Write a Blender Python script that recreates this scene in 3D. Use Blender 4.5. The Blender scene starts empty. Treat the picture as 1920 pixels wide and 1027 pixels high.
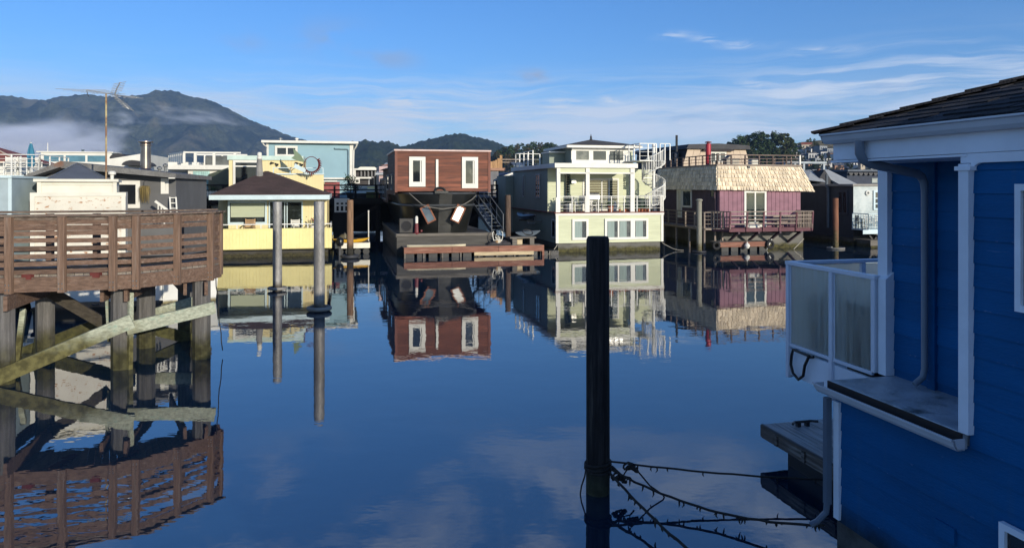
import bpy, bmesh, math, random
from mathutils import Vector, Matrix, noise as mnoise
random.seed(7)
R = math.radians
scene = bpy.context.scene
COL = scene.collection

# ------------------------------------------------------------------ camera, sky, sun, exposure
FPX, HY, CZ = 1350.0, 350.0, 3.8          # focal length and horizon of the photograph (1920 px wide), eye height
SUN_EL, SUN_AZ = R(13), R(35)             # sun stands behind the camera, to its right
cam = bpy.data.cameras.new('camera'); camo = bpy.data.objects.new('camera', cam); COL.objects.link(camo)
camo.location = (0, 0, CZ); camo.rotation_euler = (R(90), 0, 0)
cam.sensor_fit = 'HORIZONTAL'; cam.sensor_width = 36.0
cam.lens = 36.0 * FPX / 1920.0
cam.shift_y = -(513.5 - HY) / 1920.0
cam.clip_start = 0.1; cam.clip_end = 30000
scene.camera = camo
scene.view_settings.view_transform = 'Standard'; scene.view_settings.look = 'None'
scene.view_settings.exposure = 0.0; scene.view_settings.gamma = 1.0
scene.cycles.max_bounces = 8; scene.cycles.transparent_max_bounces = 12; scene.cycles.volume_bounces = 3
scene.cycles.sample_clamp_indirect = 6.0

class NB:
    """small node-graph writer"""
    def __init__(s, nt): s.nt = nt
    def n(s, t, **k):
        o = s.nt.nodes.new(t)
        for a, b in k.items(): setattr(o, a, b)
        return o
    def l(s, a, b): s.nt.links.new(a, b)
    def m(s, op, *ins):
        o = s.n('ShaderNodeMath', operation=op)
        for i, v in enumerate(ins):
            if isinstance(v, (int, float)): o.inputs[i].default_value = v
            else: s.l(v, o.inputs[i])
        return o.outputs[0]
    def mix(s, fac, a, b, blend='MIX'):
        o = s.n('ShaderNodeMix', data_type='RGBA', blend_type=blend)
        for i, v in ((0, fac), (6, a), (7, b)):
            if isinstance(v, (int, float)): o.inputs[i].default_value = v
            elif isinstance(v, tuple): o.inputs[i].default_value = (v[0], v[1], v[2], 1)
            else: s.l(v, o.inputs[i])
        return o.outputs[2]
    def noise(s, vec, scale, detail=4, rough=.55, dist=0):
        o = s.n('ShaderNodeTexNoise'); o.inputs['Scale'].default_value = scale
        o.inputs['Detail'].default_value = detail; o.inputs['Roughness'].default_value = rough
        o.inputs['Distortion'].default_value = dist
        if vec is not None: s.l(vec, o.inputs['Vector'])
        return o.outputs[0]
    def vmul(s, vec, t):
        o = s.n('ShaderNodeVectorMath', operation='MULTIPLY'); s.l(vec, o.inputs[0]); o.inputs[1].default_value = t
        return o.outputs[0]
    def comb(s, x, y, z):
        o = s.n('ShaderNodeCombineXYZ')
        for i, v in enumerate((x, y, z)):
            if isinstance(v, (int, float)): o.inputs[i].default_value = v
            else: s.l(v, o.inputs[i])
        return o.outputs[0]
    def ramp(s, v, lo, hi, a=0.0, b=1.0):
        o = s.n('ShaderNodeMapRange'); o.interpolation_type = 'SMOOTHSTEP'
        s.l(v, o.inputs[0])
        for i, x in ((1, lo), (2, hi), (3, a), (4, b)): o.inputs[i].default_value = x
        return o.outputs[0]

world = bpy.data.worlds.new('World'); scene.world = world; world.use_nodes = True
def build_world():
    nb = NB(world.node_tree)
    bg = world.node_tree.nodes['Background']
    sky = nb.n('ShaderNodeTexSky', sky_type='NISHITA', sun_disc=False)
    sky.sun_elevation = SUN_EL; sky.sun_rotation = math.pi - SUN_AZ
    sky.altitude = 0; sky.air_density = 1.0; sky.dust_density = 0.6; sky.ozone_density = 3.0
    tc = nb.n('ShaderNodeTexCoord'); sp = nb.n('ShaderNodeSeparateXYZ'); nb.l(tc.outputs['Generated'], sp.inputs[0])
    x, y, z = sp.outputs
    az = nb.m('MULTIPLY', nb.m('ARCTAN2', x, y), 57.2958)
    el = nb.m('MULTIPLY', nb.m('ARCSINE', z), 57.2958)
    def vec(sx, sy, off): return nb.comb(nb.m('MULTIPLY', az, sx), nb.m('MULTIPLY', el, sy), off)
    # gentle wobble so that no band is straight
    wob = nb.m('MULTIPLY', nb.m('SUBTRACT', nb.noise(vec(.09, .22, 3.), 1., 3), .5), 2.6)
    elw = nb.m('ADD', el, wob)
    def vecw(sx, sy, off): return nb.comb(nb.m('MULTIPLY', az, sx), nb.m('MULTIPLY', elw, sy), off)
    def bump(v, c0, w):                                # soft window round c0
        d = nb.m('DIVIDE', nb.m('SUBTRACT', v, c0), w)
        return nb.m('EXPONENT', nb.m('MULTIPLY', nb.m('MULTIPLY', d, d), -1.0))
    def blob(a0, e0, wa, we): return nb.m('MULTIPLY', bump(az, a0, wa), bump(el, e0, we))
    def cap(v): return nb.m('MINIMUM', nb.m('MAXIMUM', v, 0.0), 1.0)
    terms = []
    # pale veil low above the hills
    veil = nb.m('MULTIPLY', nb.ramp(nb.noise(vecw(.07, .55, 9.), 1., 6, .62), .30, .62), bump(el, 4.4, 2.5))
    terms.append(nb.m('MULTIPLY', veil, .95))
    # thin streaks
    st = nb.ramp(nb.noise(vecw(.075, 1.5, 1.3), 1., 6, .6), .40, .68)
    terms.append(nb.m('MULTIPLY', nb.m('MULTIPLY', st, blob(30., 7.2, 11., 2.2)), .92))
    terms.append(nb.m('MULTIPLY', nb.m('MULTIPLY', st, blob(-6., 6.4, 26., 2.0)), .72))
    # torn wisps
    wn = nb.ramp(nb.noise(vecw(.32, 1.7, 5.1), 1., 6, .6, .5), .42, .66)
    for a0, e0, wa, we in ((12.6, 11.6, 1.3, .25), (15.4, 11.2, 1.2, .25), (18.0, 10.6, 1.6, .3), (8.2, 6.9, 1.3, .5),
                           (4.0, 6.6, 1.6, .4), (-8.6, 6.7, 1.6, .5), (18.2, 7.6, 2.0, .35), (23.2, 9.8, 2.0, .3)):
        terms.append(nb.m('MULTIPLY', nb.m('MULTIPLY', wn, blob(a0, e0, wa, we)), .75))
    white = terms[0]
    for t in terms[1:]: white = nb.m('ADD', white, t)
    # broken cloud higher up, out of frame, seen mirrored in the near water
    hn = nb.ramp(nb.noise(vec(.085, .21, 2.2), 1., 7, .6, .6), .44, .70)
    hi = nb.m('MULTIPLY', hn, nb.ramp(el, 16.5, 23.))
    hi = nb.m('MULTIPLY', hi, nb.ramp(el, 70., 45.))
    white = cap(nb.m('ADD', white, nb.m('MULTIPLY', hi, .48)))
    # small grey puffs
    gn = nb.ramp(nb.noise(vec(.3, .6, 7.7), 1., 6, .6), .36, .62)
    g = None
    for a0, e0, wa, we, k in ((-14., 11.2, 2.6, 1.3, .46), (-9.4, 9.9, 2.0, .8, .50), (-20.5, 10.6, 1.6, .8, .34), (2.0, 8.7, 1.4, .55, .85),
                              (12.6, 5.2, 2.6, .5, .70), (28., 7., 2., .6, .35), (17.5, 5.4, 2., .4, .55)):
        t = nb.m('MULTIPLY', nb.m('MULTIPLY', gn, blob(a0, e0, wa, we)), k)
        g = t if g is None else nb.m('ADD', g, t)
    hs = nb.n('ShaderNodeHueSaturation'); hs.inputs['Saturation'].default_value = 1.06; hs.inputs['Value'].default_value = 1.0
    nb.l(nb.mix(1.0, sky.outputs[0], (.72, .98, 1.40), 'MULTIPLY'), hs.inputs['Color']); col = hs.outputs[0]
    col = nb.mix(cap(g), col, (2.6, 3.2, 4.7))
    col = nb.mix(white, col, (5.4, 6.1, 7.2))
    nb.l(col, bg.inputs[0]); bg.inputs[1].default_value = 0.127
build_world()

sun = bpy.data.lights.new('sun', 'SUN'); suno = bpy.data.objects.new('sun', sun); COL.objects.link(suno)
sun.energy = 5.0; sun.angle = R(0.5); sun.color = (1.0, .91, .76)
sd = Vector((math.sin(SUN_AZ) * math.cos(SUN_EL), -math.cos(SUN_AZ) * math.cos(SUN_EL), math.sin(SUN_EL)))
suno.rotation_euler = sd.to_track_quat('Z', 'Y').to_euler()

# ------------------------------------------------------------------ materials
def mk(name, col, rough=.75, var=.18, scale=2.0, stretch=(1, 1, 1), island=0.0, bump=0.0, bscale=12.0, metal=0.0, spec=.4,
       col2=None, c2=(.5, .7), c2scale=3.0, c2stretch=(1, 1, 1), algae=None, fine=0.0, k0=.82):
    m = bpy.data.materials.new(name); m.use_nodes = True
    nb = NB(m.node_tree); p = m.node_tree.nodes['Principled BSDF']
    col = tuple(q * k0 for q in col); col2 = tuple(q * k0 for q in col2) if col2 else None
    tc = nb.n('ShaderNodeTexCoord'); v = nb.vmul(tc.outputs['Object'], stretch)
    n1 = nb.noise(v, scale, 5)
    k = nb.ramp(n1, .25, .75, 1 - var, 1 + var)
    if fine:
        k = nb.m('MULTIPLY', k, nb.ramp(nb.noise(v, scale * 9, 3), .2, .8, 1 - fine, 1 + fine))
    if island:
        gi = nb.n('ShaderNodeNewGeometry')
        k = nb.m('MULTIPLY', k, nb.ramp(gi.outputs['Random Per Island'], 0., 1., 1 - island, 1 + island))
    c = nb.mix(1.0, (col[0], col[1], col[2]), k, 'MULTIPLY')
    if col2:
        f = nb.ramp(nb.noise(nb.vmul(tc.outputs['Object'], c2stretch), c2scale, 6, .65), c2[0], c2[1])
        c = nb.mix(f, c, col2)
    if algae:
        z0, z1, ac = algae
        ge = nb.n('ShaderNodeNewGeometry'); sp = nb.n('ShaderNodeSeparateXYZ'); nb.l(ge.outputs['Position'], sp.inputs[0])
        zz = nb.m('ADD', sp.outputs[2], nb.m('MULTIPLY', nb.m('SUBTRACT', nb.noise(ge.outputs['Position'], 2.2, 5), .5), abs(z1 - z0) * 1.3))
        fa = nb.ramp(zz, z0, z1, 1., 0.)
        ac2 = nb.mix(nb.ramp(nb.noise(ge.outputs['Position'], 7., 5), .35, .65), ac, tuple(x * .45 for x in ac))
        c = nb.mix(fa, c, ac2)
    nb.l(c, p.inputs['Base Color'])
    p.inputs['Roughness'].default_value = rough; p.inputs['Metallic'].default_value = metal
    p.inputs['Specular IOR Level'].default_value = spec
    if bump:
        b = nb.n('ShaderNodeBump'); b.inputs['Strength'].default_value = min(1, bump); b.inputs['Distance'].default_value = .02
        nb.l(nb.noise(v, bscale, 5), b.inputs['Height']); nb.l(b.outputs[0], p.inputs['Normal'])
    return m
def glass(name, col=(.015, .018, .022), rough=.04, col2=None):
    m = mk(name, col, rough=rough, var=.5, scale=.9, spec=.7, col2=col2, c2=(.45, .75), c2scale=.8)
    return m
def wood(name, col, axis='x', var=.3, island=.22, rough=.85, algae=None, col2=None):
    st = {'x': (.9, 14, 14), 'y': (14, .9, 14), 'z': (14, 14, .9)}[axis]
    return mk(name, col, rough=rough, var=var, scale=1.6, stretch=st, island=island, bump=.5, bscale=2.5, fine=.18, spec=.25,
              algae=algae, col2=col2, c2=(.52, .75), c2scale=2.0, c2stretch=tuple(.5 * q for q in st))

# ------------------------------------------------------------------ mesh builder
class MB:
    def __init__(s): s.v = []; s.f = []
    def add(s, vs, fs):
        o = len(s.v); s.v += [tuple(q) for q in vs]; s.f += [tuple(i + o for i in f) for f in fs]; return s
    def hexa(s, P):                                      # 8 corners: bottom ring 0-3, top ring 4-7
        return s.add(P, [(0, 3, 2, 1), (4, 5, 6, 7), (0, 1, 5, 4), (1, 2, 6, 5), (2, 3, 7, 6), (3, 0, 4, 7)])
    def box(s, x0, x1, y0, y1, z0, z1, T=None):
        P = [(x0, y0, z0), (x1, y0, z0), (x1, y1, z0), (x0, y1, z0), (x0, y0, z1), (x1, y0, z1), (x1, y1, z1), (x0, y1, z1)]
        if T: P = [T(*q) for q in P]
        return s.hexa(P)
    def bar(s, p, q, w, h, up=(0, 0, 1)):                # beam of section w (sideways) x h (along up)
        p, q, up = Vector(p), Vector(q), Vector(up)
        d = (q - p).normalized(); sx = d.cross(up)
        if sx.length < 1e-4: sx = d.cross(Vector((0, 1, 0)))
        sx.normalize(); uz = sx.cross(d).normalized()
        a, b = sx * (w / 2), uz * (h / 2)
        return s.hexa([p - a - b, p + a - b, q + a - b, q - a - b, p - a + b, p + a + b, q + a + b, q - a + b])
    def tube(s, pts, r, n=8, closed=False):
        pts = [Vector(q) for q in pts]; N = len(pts)
        rr = r if isinstance(r, (list, tuple)) else [r] * N
        vs = []; prev = None
        for i, p in enumerate(pts):
            a = pts[(i - 1) % N] if (closed or i > 0) else p; b = pts[(i + 1) % N] if (closed or i < N - 1) else p
            d = (b - a).normalized()
            if prev is None:
                ref = Vector((0, 0, 1)) if abs(d.z) < .9 else Vector((1, 0, 0)); e = d.cross(ref).normalized()
            else:
                e = (prev - d * prev.dot(d))
                e = e.normalized() if e.length > 1e-6 else d.orthogonal().normalized()
            prev = e; g = d.cross(e)
            for k in range(n):
                t = 2 * math.pi * k / n; vs.append(p + (e * math.cos(t) + g * math.sin(t)) * rr[i])
        fs = []
        for i in range(N if closed else N - 1):
            j = (i + 1) % N
            for k in range(n): fs.append((i * n + k, i * n + (k + 1) % n, j * n + (k + 1) % n, j * n + k))
        if not closed: fs += [tuple(range(n))[::-1], tuple((N - 1) * n + k for k in range(n))]
        return s.add(vs, fs)
    def cyl(s, x, y, z0, z1, r, n=16, r2=None): return s.tube([(x, y, z0), (x, y, z1)], [r, r2 or r], n)
    def prism(s, poly, ext):                             # planar polygon pushed along ext
        n = len(poly); P = [Vector(q) for q in poly]; e = Vector(ext)
        return s.add(P + [q + e for q in P], [tuple(range(n))[::-1], tuple(range(n, 2 * n))] + [(i, (i + 1) % n, n + (i + 1) % n, n + i) for i in range(n)])
    def lathe(s, prof, c=(0, 0, 0), n=16):
        vs = []; fs = []
        for r, z in prof:
            for k in range(n):
                t = 2 * math.pi * k / n; vs.append((c[0] + r * math.cos(t), c[1] + r * math.sin(t), c[2] + z))
        for i in range(len(prof) - 1):
            for k in range(n): fs.append((i * n + k, i * n + (k + 1) % n, (i + 1) * n + (k + 1) % n, (i + 1) * n + k))
        fs += [tuple(range(n))[::-1], tuple((len(prof) - 1) * n + k for k in range(n))]
        return s.add(vs, fs)
    def quad(s, *P): return s.add(P, [tuple(range(len(P)))])
    def build(s, name, mat, parent=None, smooth=False, bevel=0.0, recalc=True):
        me = bpy.data.meshes.new(name); me.from_pydata(s.v, [], s.f)
        bm = bmesh.new(); bm.from_mesh(me)
        if recalc: bmesh.ops.recalc_face_normals(bm, faces=bm.faces)
        if bevel: bmesh.ops.bevel(bm, geom=[e for e in bm.edges if e.is_manifold and e.calc_face_angle(0) > .6], offset=bevel, segments=1, affect='EDGES', clamp_overlap=True)
        if smooth:
            for f_ in bm.faces: f_.smooth = True
            for e in bm.edges:
                if e.is_manifold and e.calc_face_angle(0) > R(40): e.smooth = False
        bm.to_mesh(me); bm.free()
        o = bpy.data.objects.new(name, me); COL.objects.link(o)
        if mat: me.materials.append(mat)
        if parent: o.parent = parent
        return o
def tag(o, label=None, cat=None, group=None, kind=None):
    if label: o['label'] = label
    if cat: o['category'] = cat
    if group: o['group'] = group
    if kind: o['kind'] = kind
    return o
def thing(name, label, cat, loc=(0, 0, 0), rz=0.0, group=None):
    o = bpy.data.objects.new(name, None); COL.objects.link(o); o.empty_display_size = .3
    o.location = loc; o.rotation_euler = (0, 0, rz)
    return tag(o, label, cat, group)
def dup(root, loc, rz=0.0, scale=None, label=None, group=None):
    r = root.copy(); COL.objects.link(r); r.location = loc; r.rotation_euler = (0, 0, rz)
    if scale is not None: r.scale = (scale,) * 3 if isinstance(scale, (int, float)) else scale
    if label: r['label'] = label
    if group: r['group'] = group
    for ch in list(root.children):
        q = ch.copy(); COL.objects.link(q); q.parent = r
        for g_ in list(ch.children):
            h = g_.copy(); COL.objects.link(h); h.parent = q
    return r

YAW = R(13.3)                                            # the boats lie parallel, turned a little to the view
class FR:
    """a boat's own frame: origin at its front left corner on the water, x along its front, y away, z up"""
    def __init__(s, px, d, yaw=YAW):
        s.yaw = yaw; s.O = ((px - 960) / FPX * d, d); s.u = (math.cos(yaw), math.sin(yaw)); s.v = (-math.sin(yaw), math.cos(yaw))
    def x(s, px, yl=0):
        t = (px - 960) / FPX; ox, oy = s.O[0] + yl * s.v[0], s.O[1] + yl * s.v[1]
        return (t * oy - ox) / (s.u[0] - t * s.u[1])
    def y(s, px, xl=0):
        t = (px - 960) / FPX; ox, oy = s.O[0] + xl * s.u[0], s.O[1] + xl * s.u[1]
        return (t * oy - ox) / (s.v[0] - t * s.v[1])
    def dep(s, xl, yl=0): return s.O[1] + xl * s.u[1] + yl * s.v[1]
    def z(s, py, xl, yl=0): return CZ - (py - HY) / FPX * s.dep(xl, yl)
    def zp(s, px, py, yl=0): return s.z(py, s.x(px, yl), yl)
    def P(s, px, py, yl=0): xl = s.x(px, yl); return (xl, yl, s.z(py, xl, yl))
    def w(s, xl, yl, z=0): return (s.O[0] + xl * s.u[0] + yl * s.v[0], s.O[1] + xl * s.u[1] + yl * s.v[1], z)
    def thing(s, name, label, cat, group=None, at=(0, 0, 0)): return thing(name, label, cat, s.w(*at), s.yaw, group)

def front(yl): return lambda a, b, h: (a, yl - b, h)     # wall facing the viewer: a along, b outward, h up
def left(xl): return lambda a, b, h: (xl - b, a, h)      # wall facing left
def lap(mb, T, a0, a1, h0, h1, pitch=.16, th=.022):
    n = max(1, round((h1 - h0) / pitch)); p = (h1 - h0) / n
    for i in range(n):
        z = h0 + i * p
        P = [T(a0, 0, z), T(a1, 0, z), T(a1, th, z), T(a0, th, z), T(a0, 0, z + p), T(a1, 0, z + p), T(a1, .004, z + p), T(a0, .004, z + p)]
        mb.hexa(P)
def groove(mb, T, a0, a1, h0, h1, pitch=.2, th=.018, gap=.018):
    n = max(1, round((a1 - a0) / pitch)); p = (a1 - a0) / n
    for i in range(n): mb.box(a0 + i * p + gap / 2, a0 + (i + 1) * p - gap / 2, 0, th, h0, h1, T)
def window(parent, T, a0, a1, h0, h1, fm, gm, fw=.09, mull=(), trans=(), proud=.06, name='window', pane=.02):
    mb = MB()
    mb.box(a0, a1, .0, proud, h0, h0 + fw, T); mb.box(a0, a1, .0, proud, h1 - fw, h1, T)
    mb.box(a0, a0 + fw, .0, proud, h0 + fw, h1 - fw, T); mb.box(a1 - fw, a1, .0, proud, h0 + fw, h1 - fw, T)
    for q in mull: mb.box(q - fw * .35, q + fw * .35, .0, proud * .9, h0 + fw, h1 - fw, T)
    for q in trans: mb.box(a0 + fw, a1 - fw, .0, proud * .8, q - fw * .3, q + fw * .3, T)
    o = mb.build(name, fm, parent)
    MB().box(a0 + fw * .5, a1 - fw * .5, -.01, pane + .006, h0 + fw * .5, h1 - fw * .5, T).build('pane', gm, o)
    return o
def railing(mb, path, z0, h, step=1.0, pw=.05, top=.06, wires=(), wr=.012, bal=0, balw=.02, cap=True):
    for (x0, y0), (x1, y1) in zip(path[:-1], path[1:]):
        L = math.hypot(x1 - x0, y1 - y0); n = max(1, round(L / step))
        for i in range(n + 1):
            t = i / n; x, y = x0 + (x1 - x0) * t, y0 + (y1 - y0) * t
            mb.box(x - pw / 2, x + pw / 2, y - pw / 2, y + pw / 2, z0, z0 + h - .001)
        if cap: mb.bar((x0, y0, z0 + h), (x1, y1, z0 + h), top, top * .7)
        for q in wires: mb.bar((x0, y0, z0 + q), (x1, y1, z0 + q), wr, wr)
        if bal:
            nb_ = round(L / bal)
            for i in range(1, nb_):
                t = i / nb_; x, y = x0 + (x1 - x0) * t, y0 + (y1 - y0) * t
                mb.box(x - balw / 2, x + balw / 2, y - balw / 2, y + balw / 2, z0 + .05, z0 + h)
    return mb
def hip(mb, x0, x1, y0, y1, z, zr, over=0.0, th=.08, ridge=None):
    """hip roof solid; ridge = (xa, xb) of the ridge line"""
    x0 -= over; x1 += over; y0 -= over; y1 += over; ym = (y0 + y1) / 2
    if ridge is None:
        k = (y1 - y0) / 2; xa, xb = (x0 + k, x1 - k) if x1 - x0 > 2 * k else ((x0 + x1) / 2 - .02, (x0 + x1) / 2 + .02)
    else: xa, xb = ridge
    P = [(x0, y0, z), (x1, y0, z), (x1, y1, z), (x0, y1, z), (xa, ym, zr), (xb, ym, zr)]
    P2 = [(q[0], q[1], z - th) for q in P[:4]]
    return mb.add(P + P2, [(0, 1, 5, 4), (1, 2, 5), (2, 3, 4, 5), (3, 0, 4), (0, 6, 7, 1), (1, 7, 8, 2), (2, 8, 9, 3), (3, 9, 6, 0), (9, 8, 7, 6)])
def catenary(p, q, sag, n=14, jit=0.0):
    p, q = Vector(p), Vector(q); out = []
    for i in range(n + 1):
        t = i / n; w = p.lerp(q, t); w.z -= sag * 4 * t * (1 - t)
        if 0 < i < n and jit: w += Vector((random.uniform(-jit, jit), random.uniform(-jit, jit), random.uniform(-jit, jit)))
        out.append(w)
    return out
def G(px, py):
    d = FPX * CZ / (py - HY); return ((px - 960) / FPX * d, d)
def W3(px, py, d): return ((px - 960) / FPX * d, d, CZ - (py - HY) / FPX * d)

# shared materials
WHITE = mk('white_paint', (.74, .72, .64), rough=.55, var=.07, scale=1.5)
WHITE_OLD = mk('weathered_white_paint', (.72, .69, .58), rough=.7, var=.12, scale=1.2, col2=(.40, .34, .25), c2=(.62, .75), c2scale=2.5, c2stretch=(1, 1, 3))
WHITE_COOL = mk('pale_blue_white_paint', (.56, .68, .70), rough=.55, var=.08)
GLASS = glass('dark_window_glass')
GLASS2 = glass('curtained_window_glass', (.03, .035, .04), col2=(.20, .20, .17))
METAL = mk('galvanised_steel', (.36, .36, .34), rough=.42, metal=.8, var=.25, scale=3, stretch=(1, 1, .3))
RAILM = mk('white_metal_railing', (.75, .74, .68), rough=.45, var=.05)
DARKM = mk('dark_painted_metal', (.035, .036, .04), rough=.5, var=.3)
TIMBER_DK = wood('dark_creosoted_timber', (.022, .019, .017), 'x', island=.35)
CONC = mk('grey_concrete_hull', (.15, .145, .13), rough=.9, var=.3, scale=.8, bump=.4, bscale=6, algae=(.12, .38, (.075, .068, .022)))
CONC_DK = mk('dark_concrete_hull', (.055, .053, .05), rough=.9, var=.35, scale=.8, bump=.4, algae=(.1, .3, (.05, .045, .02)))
TERRA = mk('terracotta', (.36, .12, .055), rough=.8)
GREENLEAF = mk('plant_leaves', (.045, .085, .025), rough=.6, var=.4, scale=4, island=.5)
ROPEM = mk('dark_wet_rope', (.028, .026, .024), rough=.95, var=.4, scale=30)
ROPE_PALE = mk('pale_rope', (.42, .38, .30), rough=.9, var=.3, scale=20)

# ------------------------------------------------------------------ the setting: water, hills, haze
def build_water():
    m = bpy.data.materials.new('bay_water'); m.use_nodes = True
    nb = NB(m.node_tree); p = m.node_tree.nodes['Principled BSDF']
    p.inputs['Base Color'].default_value = (.006, .020, .040, 1)
    p.inputs['Roughness'].default_value = .012; p.inputs['IOR'].default_value = 2.8
    ge = nb.n('ShaderNodeNewGeometry'); pos = ge.outputs['Position']
    h1 = nb.noise(nb.vmul(pos, (.35, .5, 1)), 1.0, 2, .5)
    h2 = nb.noise(nb.vmul(pos, (1.5, 2.2, 1)), 1.0, 3, .55)
    h3 = nb.noise(nb.vmul(pos, (5., 9., 1)), 1.0, 2, .5)
    patch = nb.ramp(nb.noise(nb.vmul(pos, (.05, .09, 1)), 1.0, 3), .46, .66)      # cat's paws: some ruffled patches
    h = nb.m('ADD', nb.m('MULTIPLY', h1, .0065), nb.m('MULTIPLY', h2, .0019))
    h = nb.m('ADD', h, nb.m('MULTIPLY', nb.m('MULTIPLY', h3, patch), .0008))
    b = nb.n('ShaderNodeBump'); b.inputs['Strength'].default_value = 1.0; b.inputs['Distance'].default_value = 1.0
    nb.l(h, b.inputs['Height']); nb.l(b.outputs[0], p.inputs['Normal'])
    mb = MB(); mb.quad((-6000, -200, 0), (6000, -200, 0), (6000, 5800, 0), (-6000, 5800, 0))
    o = mb.build('water', m); tag(o, kind='structure')
    tag(o, 'still dark blue bay water mirroring the houseboats', 'water')
build_water()

def forest_mat(name, c1, c2, s1, s2, bumpd, dry=None):
    m = bpy.data.materials.new(name); m.use_nodes = True
    nb = NB(m.node_tree); p = m.node_tree.nodes['Principled BSDF']; p.inputs['Roughness'].default_value = .95
    p.inputs['Specular IOR Level'].default_value = .1
    ge = nb.n('ShaderNodeNewGeometry'); pos = ge.outputs['Position']
    f = nb.ramp(nb.noise(pos, s1, 6, .65), .38, .62)
    c = nb.mix(f, c1, c2)
    n2 = nb.noise(pos, s2, 5, .7)
    c = nb.mix(1.0, c, nb.ramp(n2, .3, .7, .45, 1.5), 'MULTIPLY')
    if dry: c = nb.mix(nb.ramp(nb.noise(pos, s1 * .6, 5, .6), .56, .68), c, dry)
    nb.l(c, p.inputs['Base Color'])
    b = nb.n('ShaderNodeBump'); b.inputs['Strength'].default_value = 1.0; b.inputs['Distance'].default_value = bumpd
    nb.l(n2, b.inputs['Height']); nb.l(b.outputs[0], p.inputs['Normal'])
    return m
def interp(prof, q):
    if q <= prof[0][0]: return prof[0][1]
    for (a, b), (c_, d) in zip(prof[:-1], prof[1:]):
        if q <= c_:
            t = (q - a) / (c_ - a); return b + (d - b) * t
    return prof[-1][1]
def ridge(name, prof, crest, foot, back, nx, ny, mat, rough, gully, label, tree=0.0, treesz=8.0, power=1.0):
    px0, px1 = prof[0][0], prof[-1][0]; mb = MB()
    def hgt(x, y):
        q = 960 + x / crest * FPX
        hc = (HY - interp(prof, q)) / FPX * crest + CZ
        if y <= crest: t = (y - foot) / (crest - foot); s = max(0, t) ** power
        else: t = 1 - (y - crest) / (back - crest); s = max(0, t)
        g = 1 + gully * (abs(mnoise.noise((x / (crest * .06), y / (crest * .09), 1.7))) - .35 + .5 * mnoise.noise((x / (crest * .022), y / (crest * .03), 4.))) * 4 * s * (1 - s)
        z = hc * s * g + rough * mnoise.fractal((x / (crest * .018), y / (crest * .018), .3), 1., 2., 5) * min(1, s * 3) * (.35 if s > .97 else 1)
        if tree and s > .05: z += tree * max(0, mnoise.noise((x / treesz, y / treesz, 9.)) + .25)
        return z
    for j in range(ny + 1):
        y = foot + (back - foot) * j / ny
        for i in range(nx + 1):
            x = ((px0 + (px1 - px0) * i / nx) - 960) / FPX * crest
            mb.v.append((x, y, hgt(x, y) - (.5 if j == 0 else 0)))
    for j in range(ny):
        for i in range(nx):
            a = j * (nx + 1) + i; mb.f.append((a, a + 1, a + nx + 2, a + nx + 1))
    o = mb.build(name, mat, recalc=False); tag(o, label, 'hill', kind='structure'); o['hgt'] = 0
    for f_ in o.data.polygons: f_.use_smooth = True
    return hgt
F_FAR = forest_mat('mountain_forest', (.003, .007, .005), (.060, .064, .034), .006, .05, 18., (.115, .10, .06))
F_MID = forest_mat('hill_forest', (.008, .017, .008), (.028, .036, .016), .012, .07, 6.)
F_NEAR = forest_mat('hillside_scrub', (.045, .055, .022), (.11, .095, .05), .03, .25, 1.)
F_DRY = forest_mat('dry_hillside_grass', (.09, .085, .045), (.16, .13, .075), .02, .2, .8, (.05, .055, .025))
ridge('mountain', [(-500, 215), (-300, 190), (-150, 176), (0, 180), (40, 183), (85, 191), (112, 182), (150, 178), (200, 181), (255, 182), (285, 175), (312, 169.5),
      (332, 171), (352, 181), (390, 187), (430, 206), (470, 226), (520, 246), (560, 261), (610, 274), (680, 290), (760, 312), (900, 350)],
      4000, 2600, 5200, 420, 190, F_FAR, 9, .62, 'long forested mountain with twin summits and low mist across its flank', tree=9, treesz=16, power=.85)
ridge('low_hill', [(560, 330), (600, 296), (640, 274), (668, 265.5), (690, 264), (708, 268), (727, 266), (750, 275), (775, 281), (800, 290), (860, 310), (900, 350)],
      1900, 1300, 2500, 190, 110, F_MID, 4, .4, 'low dark wooded hill right of the pale blue house', tree=6, treesz=8)
ridge('wooded_hill', [(690, 350), (720, 300), (757, 277), (800, 263), (822, 258), (850, 252.5), (866, 251), (888, 257), (915, 262), (940, 271), (970, 282), (1040, 300), (1140, 350)],
      2200, 1450, 2900, 230, 120, F_MID, 4, .4, 'rounded wooded hill behind the brown plank house', tree=6, treesz=9)
H_WOOD = ridge('tree_covered_rise', [(820, 350), (880, 326), (920, 309), (955, 292), (1000, 283), (1040, 280), (1062, 286), (1110, 290), (1180, 310), (1300, 350)],
      700, 470, 950, 110, 60, F_NEAR, 1, .2, 'low rise under the dark wood left of the green house')
H_HILL = ridge('built_hillside', [(1180, 345), (1260, 312), (1330, 300), (1400, 287), (1470, 278), (1500, 267), (1530, 263.5), (1600, 262), (1680, 262), (1780, 266), (1900, 276), (2100, 300), (2300, 350)],
      520, 300, 760, 190, 90, F_DRY, .6, .2, 'dry grassy hillside dotted with houses and shrubs', power=1.15)
H_SHORE = ridge('low_shore', [(-700, 325), (-300, 312), (0, 308), (100, 312), (300, 316), (500, 322), (700, 328), (900, 335), (1000, 350)],
      900, 620, 1250, 160, 40, F_MID, 1.5, .3, 'low wooded shore in front of the mountain')

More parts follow.
